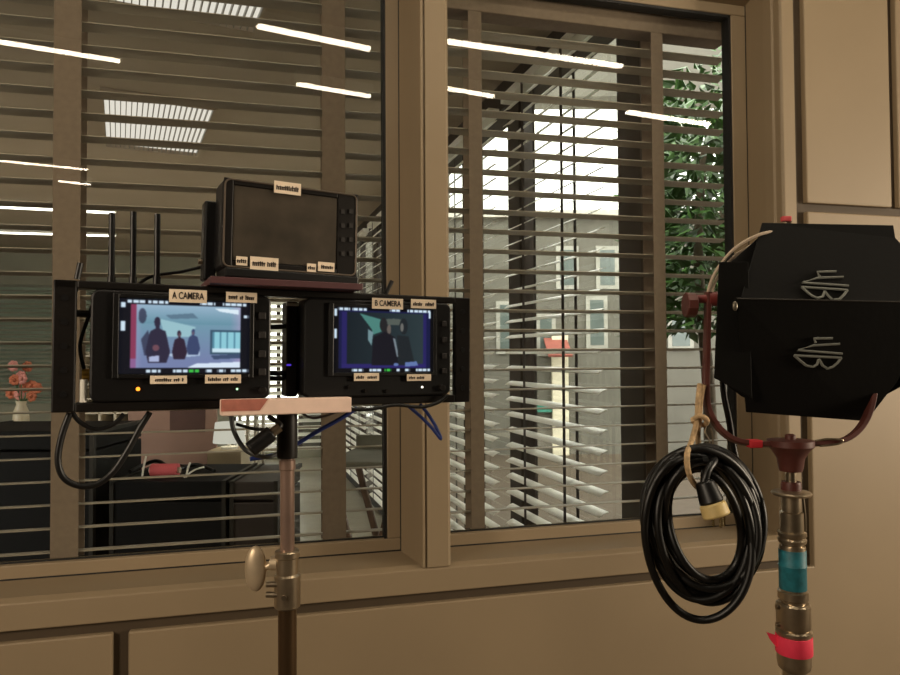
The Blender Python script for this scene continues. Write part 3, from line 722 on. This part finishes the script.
# ---- top monitor on a mauve plate
pl = thing('mounting_plate', 'thin mauve plate on the cage under the top monitor', 'plate', CF.M)
xa, xb = hz(209, 287, -.03).x, hz(360, 295, -.03).x
MB().bx(xa, xb, -.045, .1, zt_ + .0005, zt_ + .0105).obj('plate_body', MAUVE, pl, bevel=.001)
TA = P(222, 222, .97); TB = P(357, 233, 1.085)
zp_top = zt_ + .011
TFx = (CF.M.to_3x3() @ Vector((math.cos(R(3)), math.sin(R(3)), 0)))
c0 = CF.M @ Vector((hz(217, 280, -.012).x, -.012, zp_top))
TF = Frame(c0 + Vector((0, 0, .003)), TFx + Vector((0, 0, -.012)))
mon = thing('field_monitor', 'switched-off top field monitor standing above the cage', 'monitor', TF.M)
tz = lambda u, v, y=0: TF.px(u, v, y)
fx0, fx1 = tz(222, 225).x, tz(357, 230).x
ft = (tz(224, 178).z + tz(356, 193).z) / 2; fb = (tz(222, 270).z + tz(357, 277).z) / 2
MB().prism(rounded(fx0, fx1, .012, ft, .009), .0, .06).obj('monitor_body', BLACKP, mon, bevel=.003)
MB().bx(fx0 + .004, fx1, -.012, .06, .0, .0135).obj('base_ledge', BLACKP, mon, bevel=.002)
sx0, sx1 = tz(233, 222).x, tz(336, 230).x
sz0, sz1 = (tz(233, 260).z + tz(335, 268).z) / 2, (tz(233, 188).z + tz(335, 196).z) / 2
SOFF = mat('hazed_screen', (80, 72, 62), .3, var=.3, scale=22, c2=(58, 53, 46))  # grey lifted so the colour carries reflected haze and dust
MB().bx(sx0, sx1, -.0015, .001, sz0, sz1).obj('screen', SOFF, mon)
b = MB()
fz0 = max(fb, .014)
b.prism(rounded(fx0 + .001, fx1 - .001, fz0, ft - .001, .008), -.0045, -.003)
ring = MB()
for q in ((fx0, sx0 - .001, fz0, ft), (sx1 + .001, fx1, fz0, ft), (sx0 - .001, sx1 + .001, sz1 + .001, ft), (sx0 - .001, sx1 + .001, fz0, sz0 - .001)): ring.bx(q[0] + .001, q[1] - .0, -.003, .001, q[2], q[3] - .001)
b.b.free(); ring.obj('screen_bezel', BLACKM, mon, bevel=.001)
o = MB(); pr = [Vector((x, -.0035, z)) for x, z in rounded(fx0 + .0025, fx1 - .0025, fz0 + .002, ft - .003, .009, 6)]
o.tube(pr + [pr[0]], .0014, n=6, smooth=False).obj('edge_piping', mat('grey_edge', (112, 100, 88), .4, .4), mon, True)
for v in (208, 222, 236, 250):
    for u in (342, 350): p = tz(u, v + 4); MB().box((p.x, -.0035, p.z), (.006, .004, .007)).obj('button', MATS['dull_black_button'], mon)
labels(mon, TF, -.0046, [(274, 301, 184, 192.5, None), (236, 247.5, 257, 265, None), (250, 278.5, 258.5, 269, None), (307, 316, 264, 271.5, None), (318, 334.5, 263, 271, None)])
MB().bx(fx0 - .0, fx1 - .03, .06, .09, .02, ft - .03).obj('battery_pack', BLACKP, mon, bevel=.004)
sp = tz(203, 250, .07); MB().bx(sp.x, fx0 + .004, .062, .092, .0, ft - .025).obj('side_bracket', BLACKP, mon, bevel=.003)
MB().cyl((sp.x - .006, .075, .03), (sp.x + .002, .075, .03), .004).obj('bracket_screw', STEEL, mon)
# ---- wireless receiver with antennas behind the left monitor
wr = thing('wireless_receiver', 'black wireless receiver with three upright antennas behind the left monitor', 'receiver', CF.M)
ya = .085
xa, xb = hz(98, 300, ya).x, hz(172, 300, ya).x
MB().bx(xa, xb, .052, .115, zb_ + .03, zt_ - .01).obj('receiver_body', BLACKP, wr, bevel=.004)
for u, vt in ((111.5, 213), (133, 212), (157, 214)):
    a1 = hz(u, 277, ya); a2 = hz(u + .5, vt, ya)
    MB().cyl((a1.x, ya, zt_ - .012), (a1.x, ya, a1.z), .006).tube([(a1.x, ya, a1.z - .003), (a2.x, ya, a2.z)], .0046, n=12, smooth=False).obj('antenna', BLACKP, wr, True)
tag(MB().tube([CF.M @ Vector((hz(77, 282, .02).x, .02, zt_ + .0035)), CF.M @ hz(80.5, 263, .02)], .0042, n=10).obj('antenna_stub', RUBBER, None, True), 'short black antenna stub on the left end of the cage', 'antenna')
tag(MB().tube([CF.M @ Vector((hz(386, 296, .02).x, .02, zt_ + .003)), CF.M @ hz(392, 281, .02)], .0036, n=10).obj('antenna_stub', RUBBER, None, True), 'short black antenna stub on the top bar above the right monitor', 'antenna')
tag(MB().tube([CF.M @ Vector((hz(128, 282, .1).x, .1, zt_ - .006)), CF.M @ hz(150, 277, .102), CF.M @ hz(180, 272, .1), CF.M @ hz(201, 267, .1)], .0026).obj('signal_cable', RUBBER, None, True), 'thin black cable rising from the receiver to the top monitor', 'cable')
# ---- connectors in the left gap
e = thing('cable_connector', 'brass cable connector with a white sleeve left of the left monitor', 'connector', CF.M)
p = hz(91, 375, .02)
MB().cyl((hz(82, 375, .02).x, .02, p.z), (hz(92, 375, .02).x, .02, p.z), .009).cyl((hz(92, 375, .02).x, .02, p.z), (hz(98, 375, .02).x, .02, p.z), .006).obj('connector_shell', GOLD, e, True)
q0 = hz(84, 384, .02); MB().cyl((q0.x, .006, p.z - .006), (q0.x, .006, zb_ + .0135), .005).obj('white_sleeve', WHITE, e, True)
MB().tube([(q0.x, .02, p.z + .006), hz(80, 345, .02), hz(88, 318, .02), hz(92, 306, .02)], .0026).obj('black_lead', RUBBER, e, True)

# ---- salmon plate, sleeve, riser, stand
cx = hz(287, 440, .02).x
pl = thing('wooden_plate', 'pale salmon plate with a red patch below the cage on the stand top', 'plate', CF.M)
xa, za = CF.xz(221, 413, -.03); xb, zb3 = CF.xz(351, 410, -.03)
zpt = zb_ - .0005; zpb = (CF.xz(221, 414, -.03)[1] + CF.xz(351, 409, -.03)[1]) / 2; zpb = zpt - .0085
zft_ = CF.xz(286, 398.5, -.034)[1]
MB().bx(xa, xb, -.034, -.0125, zpb, zft_).bx(xa + .03, xb - .03, -.02, .07, zpb, zpt).obj('plate_body', SALMON, pl, bevel=.002)
xr_ = CF.xz(268, 405, -.034)[0]
MB().prism([(xa - .0005, zpb + .007), (xr_ - .012, zpb + .007), (xr_, zft_ + .0002), (xa - .0005, zft_ + .0002)], -.0348, -.033).obj('red_patch', SALRED, pl)
def axis_frame(u, v, d, z=None):
    p = P(u, v, d)
    if z is not None: p.z = z
    return p
base = CF.M @ Vector((cx, .02, zpb)); base.z = 0; ztop = (CF.M @ Vector((cx, .02, zpb))).z - .0005
SF = Frame(base, CROT @ Vector((1, 0, 0)) * Vector((1, 1, 0)).length if False else Vector((CROT.col[0].x, CROT.col[0].y, 0)))
sz = lambda v: SF.px(286, v).z
xs = lambda u, v=500: SF.px(u, v).x
st = thing('light_stand', 'steel stand with a big oval wing knob carrying the caged monitors', 'stand', SF.M)
MB().lathe([(.0155, sz(458)), (.016, sz(456)), (.016, ztop)]).obj('black_sleeve', BLACKM, st, True)
MB().lathe([(.0112, sz(556)), (.0112, sz(470)), (.0128, sz(469)), (.0128, sz(460)), (.0112, sz(459)), (.0112, sz(452))]).obj('riser_tube', CHROME, st, True)
zt1, zt2 = sz(550), sz(607)
MB().lathe([(.017, zt2 - .001), (.0205, zt2 + .002), (.0205, zt2 + .05), (.0175, zt2 + .053), (.0175, zt1 - .012), (.0195, zt1 - .01), (.0195, zt1 - .002), (.0175, zt1)]).obj('collar', BRONZE, st, True)
MB().lathe([(.0145, .1), (.0145, zt2)]).obj('lower_tube', mat('brown_steel_tube', (96, 76, 54), .35, .8, var=.15), st, True)
kx, kz = xs(256, 568), sz(568)
kn = MB().cyl((-.018, 0, sz(563)), (kx + .01, 0, kz), .0055).cyl((-.026, 0, sz(563)), (-.015, 0, sz(563)), .011).sph((kx, -.002, kz), .036, (.48, .26, 1.0), 24)
kn.obj('wing_knob', mat('aluminium_knob', (206, 186, 156), .42, .5, var=.15, scale=20), st, True)
for k in range(2): z = sz(592) + .016 * k; MB().cyl((-.03, -.012, z), (-.012, -.012, z), .0045).obj('bolt', STEEL, st, True)
MB().cyl((0, -.024, sz(593)), (0, -.018, sz(593)), .004).obj('bolt', STEEL, st)
for k in range(3):
    a = R(90 + 120 * k); c, s = math.cos(a), math.sin(a)
    MB().tube([(.014 * c, .014 * s, .42), (.42 * c, .42 * s, .013)], .0115, n=10, smooth=False).obj('leg', STEEL, st, True)
    MB().tube([(.014 * c, .014 * s, .12), (.2 * c, .2 * s, .225)], .007, n=8, smooth=False).obj('leg_brace', STEEL, st, True)
MB().lathe([(.022, .1), (.022, .14)]).lathe([(.024, .4), (.024, .45)]).obj('leg_hub', BRONZE, st, True)

# ---- cables below the cage
def cable(lab, pts, r, m=RUBBER, F=CF, y=.02, n=10):
    P_ = [F.M @ F.px(u, v, (q[0] if q else y)) for u, v, *q in pts]
    return tag(MB().tube(P_, r, n=n).obj('cable', m, None, True), lab, 'cable')
cable('thick black cable in a long loop hanging below the left end of the cage', [(70, 413), (62, 435), (58, 460), (64, 478), (80, 486), (97, 484), (113, 472), (128, 450), (140, 428), (150, 412)], .0046)
cable('shallow black cable loop just under the left end of the cage', [(72, 412), (80, 422), (95, 429), (112, 425), (124, 414)], .0034)
cable('thin grey-black cable curving under the left monitor beside the black plug', [(231, 412), (233, 428), (240, 443), (250, 453), (268, 457, .05), (280, 452, .06)], .0036, mat('grey_black_jacket', (52, 54, 54), .45))
cable('black cable running from the plate into the black plug', [(236, 424, .03), (250, 428, .03), (264, 430, .025), (270, 432, .02)], .0026)
e = thing('cable_plug', 'black barrel plug hanging at a slant left of the stand sleeve', 'plug', CF.M)
a1, a2 = hz(250, 450, -.005), hz(272, 433, -.005)
MB().cyl(a1, a2, .0125).obj('plug_barrel', BLACKP, e, True, bevel=.002)
MB().cyl(a2, a2 + (a2 - a1) * .35, .0075).obj('plug_collar', STEEL, e, True)
MB().tube([a2 + (a2 - a1) * .3, hz(280, 424, -.003), hz(268, 416, .0)], .004).obj('plug_lead', RUBBER, e, True)
cable('blue cable running down from under the right monitor to behind the stand', [(357, 408, .03), (340, 419, .03), (318, 431, .04), (300, 442, .05), (278, 454, .06), (250, 459, .06)], .0036, BLUE)
cable('blue cable folded in a V below the right monitor', [(407, 405), (420, 416), (432, 428), (441, 439), (436, 427), (428, 414), (420, 404)], .003, BLUE)
cable('black cable drooping under the right monitor', [(340, 402), (352, 409), (372, 409), (395, 405), (420, 407), (437, 403), (447, 396)], .003, y=-.012)
cable('thin brown cable under the right half of the salmon plate', [(300, 412, .0), (312, 418, .0), (325, 416, .0), (338, 411, .0)], .002, CASEB)

# ================================================================== FRESNEL LAMP ON ITS STAND
LD = 1.12
lb = P(791, 480, LD); lb.z = 0
LF = Frame(lb, Vector((CROT.col[0].x, CROT.col[0].y, 0)))
lz = lambda v, u=792, y=0: LF.px(u, v, y).z
lx = lambda u, v, y=0: LF.px(u, v, y).x
K = LD / FPX                                                     # metres per pixel at the stand
sl_ = thing('light_stand', 'right-hand stand of stacked steel collars with teal and pink tape under the black lamp', 'stand', LF.M)
def seg(name, m, rows, par=sl_):
    return MB().lathe([(r * K, lz(v)) for r, v in sorted(rows, key=lambda q: -q[1])]).obj(name, m, par, True)
seg('spud', STEEL, [(5, 472), (5, 486)])
seg('top_collar', OXIDE, [(9, 481.5), (9.5, 484), (9.5, 490), (8, 491)])
seg('wing_ring', BRONZE, [(9, 489.5), (18, 491.5), (19, 493), (18, 495), (9, 497)])
seg('upper_receiver', BRONZE, [(9.2, 490), (9.2, 511), (11, 512), (11, 531), (13.5, 532), (13.5, 535), (12, 537), (13.5, 539), (13, 542), (10, 543), (10, 546)])
seg('middle_receiver', BRONZE, [(12, 545), (12.3, 547), (12.3, 590), (14.3, 591), (14.3, 598), (11.5, 600), (11.5, 602.5)])
seg('lower_receiver', BRONZE, [(14, 602), (16, 604), (16, 626), (14.5, 628), (17, 630), (17, 633), (16, 634), (16, 662), (15, 667), (12, 670)])
seg('teal_tape', TEAL, [(12.6, 549), (12.8, 549.5), (12.8, 564), (13.4, 565), (12.8, 566), (12.8, 588), (12.5, 588.5)])
pk = seg('pink_tape', PINK, [(16.5, 634.6), (17, 635), (17.2, 652), (16.8, 652.5)])
fx = -17 * K
MB().prism([(fx + .004, lz(651)), (fx + .004, lz(636)), (fx - .016, lz(632)), (fx - .011, lz(639))], -.001, .001).obj('tape_flag', PINK, pk)
seg('lower_tube', mat('bright_steel_tube', (170, 158, 134), .3, .9), [(11, 669), (11, 1100), (11, 1310)]) if False else MB().lathe([(11 * K, .1), (11 * K, lz(669))]).obj('lower_tube', mat('bright_steel_tube', (170, 158, 134), .3, .9), sl_, True)
MB().tube([(11 * K, -.002, lz(497)), (12.5 * K, -.002, lz(515)), (12.5 * K, -.002, lz(531))], .0022, n=8).obj('retaining_wire', STEEL, sl_, True)
for k in range(2): z = lz(606 + 18 * k); MB().cyl((-18.5 * K, -.004, z), (-14 * K, -.004, z), .004).obj('bolt', STEEL, sl_, True)
for k in range(3):
    a = R(75 + 120 * k); c, s = math.cos(a), math.sin(a)
    MB().tube([(.014 * c, .014 * s, .42), (.4 * c, .4 * s, .013)], .0115, n=10, smooth=False).obj('leg', STEEL, sl_, True)
    MB().tube([(.014 * c, .014 * s, .12), (.19 * c, .19 * s, .225)], .007, n=8, smooth=False).obj('leg_brace', STEEL, sl_, True)
MB().lathe([(.024, .1), (.024, .14)]).lathe([(.026, .4), (.026, .45)]).obj('leg_hub', BRONZE, sl_, True)

lamp = thing('fresnel_lamp', 'black film lamp with closed barn doors in a rusty red yoke', 'lamp', LF.M)
q = lambda u, v, y=0: LF.px(u, v, y)
# yoke (flat bar bent into a U) and its boss
yk = [q(708, 292, .02), q(707, 340, .02), q(706, 385, .02), q(708, 408, .018), (q(718, 427, .01)), q(735, 440, .004), q(760, 444, 0), q(792, 444, 0), q(825, 443, 0), q(848, 438, .004), q(864, 422, .012), q(872, 398, .02), q(876, 360, .03), q(878, 300, .03)]
MB().tube(yk, .01, flat=(.0042, .0085), sub=5).obj('yoke', OXIDE, lamp, bevel=.0008)
MB().lathe([(10.5 * K, lz(471)), (11.5 * K, lz(468)), (13 * K, lz(458)), (18 * K, lz(450)), (22 * K, lz(446)), (22 * K, lz(440)), (5 * K, lz(439)), (5 * K, lz(435)), (3 * K, lz(434))]).obj('yoke_boss', OXIDE, lamp, True)
p = q(754, 443.5, 0); MB().box((p.x, 0, p.z), (.021, .0205, .0125), ).obj('red_tape_band', REDT, lamp, bevel=.002)
tp = [q(815, 441, -.006), q(828, 439, -.009), (q(842, 440, -.009)), q(838, 444, -.009), q(820, 446, -.008)]
MB().tube(tp, .0018, n=6).obj('tie_wire', STEEL, lamp, True)
# tilt knob
p = q(708, 299, .02)
MB().cyl((q(695, 302, .02).x, .02, p.z), (q(716, 298, .02).x, .02, p.z), .007).cyl((q(708, 300, .02).x, .02, p.z - .0), (q(722, 298, .02).x, .02, p.z), .012).obj('tilt_shaft', OXIDEB, lamp, True)
kz_ = q(690, 305, .02); MB().cyl((kz_.x - .0085, .02, kz_.z), (kz_.x + .0085, .02, kz_.z), .0205, n=10).obj('tilt_knob', OXIDE, lamp, bevel=.002)
# housing
hc = q(800, 322, .06)
hb = MB()
n = 12
def octo(u0, u1, v0, v1, y, k=.28):
    x0, zt = LF.xz(u0, v0, y); x1, zb = LF.xz(u1, v1, y); dx, dz = (x1 - x0) * k, (zt - zb) * k
    return [Vector(v) for v in ((x0 + dx, y, zt), (x1 - dx, y, zt), (x1, y, zt - dz), (x1, y, zb + dz), (x1 - dx, y, zb), (x0 + dx, y, zb), (x0, y, zb + dz), (x0, y, zt - dz))]
fr = octo(724, 872, 240, 400, .05); bk = octo(752, 862, 252, 388, .25)
A1 = [hb.b.verts.new(v) for v in fr]; B1 = [hb.b.verts.new(v) for v in bk]
hb.b.faces.new(A1); hb.b.faces.new(B1[::-1])
for i in range(8): j = (i + 1) % 8; hb.b.faces.new((A1[j], A1[i], B1[i], B1[j]))
hb.obj('lamp_housing', DOORB, lamp, bevel=.004)
def door(pts, lab=None): return MB().plate([q(u, v, y) for u, v, y in pts], .0025).obj('barn_door', DOORB, lamp, bevel=.0006)
up = [(762, 223, .03), (893, 225.5, .03), (895, 238, .026), (903, 247, .022), (908, 310, -.012), (739, 305, -.012), (743, 290, -.006)]
dn = [(736, 298, -.03), (912, 302, -.03), (908, 352, -.006), (897, 381, .008), (866, 421, .028), (746, 412, .028)]
d_up = door(up); d_dn = door(dn)
door([(719, 262, .0), (748, 262, -.004), (752, 398, -.004), (714, 378, .0)]); MB().plate([q(u, v, y) for u, v, y in ((714, 375, .002), (752, 380, -.003), (752, 401, .004), (741, 396, .006))], .002).obj('barn_door_corner', DOORB, lamp)
door([(885, 240, .035), (915, 262, .02), (917, 378, .02), (880, 398, .035)])
MB().plate([q(u, v, y) for u, v, y in ((731, 262, .012), (768, 229, .026), (768, 300, .01), (745, 300, .008))], .002).obj('barn_door_corner', DOORB, lamp)
# hinge lip along the lower door's top edge
MB().tube([q(737, 298.5, -.031), q(905, 302, -.031)], .0014, n=6, smooth=False).obj('folded_edge', mat('worn_black_edge', (52, 48, 42), .45, .3), d_dn)
p = q(735, 306, -.03); MB().sph(p, .006, (.7, .5, 1.3)).obj('hinge_pin', mat('grey_hinge', (120, 112, 98), .4, .6), d_dn, True)
# painted monogram strokes
mk1 = [[(255, 67), (150, 70), (163, 96)], [(295, 98), (150, 103), (65, 130), (325, 148)], [(62, 155), (318, 172)], [(62, 155), (95, 185), (122, 206), (152, 217), (180, 208), (192, 178)], [(192, 178), (212, 205), (232, 224)], [(240, 226), (275, 222), (300, 198), (318, 172)]]
mk2 = [[(235, 438), (130, 440), (140, 463)], [(275, 470), (130, 478), (38, 505), (290, 525)], [(20, 535), (285, 548)], [(20, 535), (55, 566), (88, 592), (125, 599), (148, 586), (158, 556)], [(158, 556), (180, 592), (206, 609), (235, 600), (262, 578), (285, 548)]]
def plane_pt(poly, u, v, off=.0022):
    a, b, c = [q(*t) for t in (poly[0], poly[1], poly[-2])]; nrm = (b - a).cross(c - a).normalized()
    o = LF.I @ CAM; r = LF.I.to_3x3() @ ray(u, v); h = o + r * ((a - o).dot(nrm) / r.dot(nrm))
    if nrm.dot(o - h) < 0: nrm = -nrm
    return h + nrm * off
for poly, mk, par in ((up, mk1, d_up), (dn, mk2, d_dn)):
    m = MB()
    for s in mk: m.tube([plane_pt(poly, 790 + x / 5.63, 260 + y / 5.63) for x, y in s], .0021, n=6, smooth=False)
    o = m.obj('painted_mark', PAINT, par); o['label'] = 'grey hand-painted letter monogram'
# cords over the top left, pink tab on top
MB().tube([q(776, 231, .03), q(758, 235, .02), q(738, 246, .02), (q(724, 260, .02)), q(713, 277, .02), q(707, 296, .02)], .0027).obj('grey_lead', GREYC, lamp, True)
MB().tube([q(768, 238, .034), q(752, 245, .03), q(736, 255, .03), q(724, 268, .03), q(715, 282, .028), q(711, 297, .02)], .0024).obj('grey_lead', GREYC, lamp, True)
p = q(786, 219, .06); MB().box((p.x, .06, p.z), (.016, .01, .009)).obj('pink_tab', mat('pink_tab', (206, 80, 84), .7), lamp, bevel=.002)
p2 = q(784, 232, .08); MB().cyl((p2.x, .06, p.z - .004), (p2.x, .08, p2.z - .02), .004).obj('tab_post', STEEL, lamp)
MB().tube([q(722, 370, .06), q(724, 395, .05), q(729, 420, .05), q(733, 445, .05), q(738, 466, .05)], .0052).obj('power_lead', RUBBER, lamp, True)

# ---- rope tied to the yoke
rp = thing('rope_tie', 'tan rope tied round the yoke holding up the coiled cable', 'rope', LF.M)
ry = .0
MB().tube([q(700, 384, .008), q(698, 402, .0), q(697, 420, -.004), q(692, 440, -.006), q(687, 455, -.058), q(689, 474, -.06), q(697, 487, -.03), q(702, 486, .03), q(703, 470, .06), q(699, 452, .055), q(698, 430, .01), q(701, 415, .006)], .0044).obj('rope_line', ROPE, rp, True)
MB().tube([q(704, 385, .008), q(701, 400, .004), q(700, 418, -.002)], .0036).obj('rope_line', ROPE, rp, True)
MB().tube([q(694, 419, -.004), q(700, 416, -.01), q(707, 420, -.006), q(704, 425, .012), q(695, 423, .008), q(693, 419, -.002)], .0042).obj('rope_knot', ROPE, rp, True)
MB().tube([q(707, 424, .006), q(705, 432, .0), q(709, 440, .0), q(711, 450, .0), q(713, 441, .002), q(711, 428, .004)], .0014, n=6).obj('wire_hook', STEEL, rp, True)
# ---- coiled cable with its plug
cc = thing('coiled_power_cable', 'thick black power cable in a big coil hanging from the lamp yoke', 'cable', LF.M)
loops = []
for i in range(19):
    f = (i * 7 % 19) / 18
    loops.append((706 + 4 * math.sin(i * 2.1), 522 + 3 * math.cos(i * 1.7), 30 + 33 * f, 52 + 23 * f, -.036 + .072 * ((i * 5) % 19) / 18))
loops[10] = (697, 538, 54, 82, -.03); loops[11] = (699, 538, 53, 82, -.026)
rc = random.Random(4); pts = []
for i, (cu, cv, ra, rb_, y) in enumerate(loops):
    nxt = loops[min(i + 1, len(loops) - 1)]
    ph = rc.uniform(-.25, .25)
    for k in range(16):
        t = k / 16; a = 2 * math.pi * t - math.pi / 2
        w_ = [a0 + (b0 - a0) * t for a0, b0 in zip((cu, cv, ra, rb_, y), nxt)]
        sk = 1 + .03 * math.sin(2 * a + ph)
        uu = w_[0] + w_[2] * sk * math.cos(a) + 5 * math.sin(a); vv = w_[1] + w_[3] * math.sin(a)
        pts.append(q(uu, vv, w_[4] + .012 * math.sin(a * 2 + i)))
pts += [q(706, 456, .0), q(714, 460, -.04), q(708, 470, -.058), q(704, 482, -.06)]
MB().tube(pts, .0062, n=10, sub=4).obj('cable_coil', RUBBER, cc, True)
a1, a2 = q(704, 481, -.06), q(712, 503, -.066)
MB().cyl(a1, a2, .0135, .0185, n=24).obj('plug_body', BLACKP, cc, True, bevel=.003)
dv_ = (a2 - a1).normalized()
pf = MB().cyl(a2 - dv_ * .0, a2 + dv_ * .021, .0195, .0205, n=28).obj('plug_face', mat('yellowed_plug_face', (214, 188, 126), .5, var=.15, scale=60), cc, True, bevel=.003)
for k, (ox_, oy_) in enumerate(((-.008, 0), (.008, 0), (0, -.008))):
    b0 = a2 + dv_ * .02 + Vector((ox_, oy_, 0)); MB().box(b0 + dv_ * .007, (.0022, .006, .016)).obj('prong', mat('bright_brass_prong', (220, 196, 140), .25, .9), pf)
p = q(717, 512, -.08); MB().box((p.x, p.y, p.z), (.005, .002, .006)).obj('white_mark', WHITE, pf)

# ================================================================== LIGHT
wd = bpy.data.worlds.new('overcast_sky'); sc.world = wd; wd.use_nodes = True; nt = wd.node_tree
bg = nt.nodes['Background']; bg.inputs['Color'].default_value = (1.0, .98, .93, 1); bg.inputs['Strength'].default_value = 4.6
def area(name, loc, to, w, h, power, col):
    l = bpy.data.lights.new(name, 'AREA'); l.shape = 'RECTANGLE'; l.size = w; l.size_y = h; l.energy = power; l.color = col
    o = bpy.data.objects.new(name, l); COL.objects.link(o); o.location = loc
    o.rotation_euler = (Vector(to) - Vector(loc)).to_track_quat('-Z', 'Y').to_euler()
area('added_fill_right', (4.6, -.4, 1.8), (1.2, 1.8, 1.0), 1.0, 1.0, 138, (1, .84, .63))  # unseen fill added to brighten the wall from the right
area('added_fill_left', (-2.4, -.5, 2.2), (0, 1.8, 1.2), .6, .8, 50, (1, .83, .63))  # weaker fill added on the left, no lamp stands here
area('far_room_added_fill', (-1.6, 6.0, .6), (-1.6, 6.0, 3), 2.4, 3.0, 17, (1, .84, .62))  # fill added to brighten the far ceiling, without a lamp body
vs = sc.view_settings; vs.view_transform = 'Standard'; vs.look = 'None'; vs.exposure = 0; vs.gamma = 1; vs.use_curve_mapping = False
sc.cycles.max_bounces = 10; sc.cycles.transparent_max_bounces = 24; sc.cycles.sample_clamp_indirect = 4
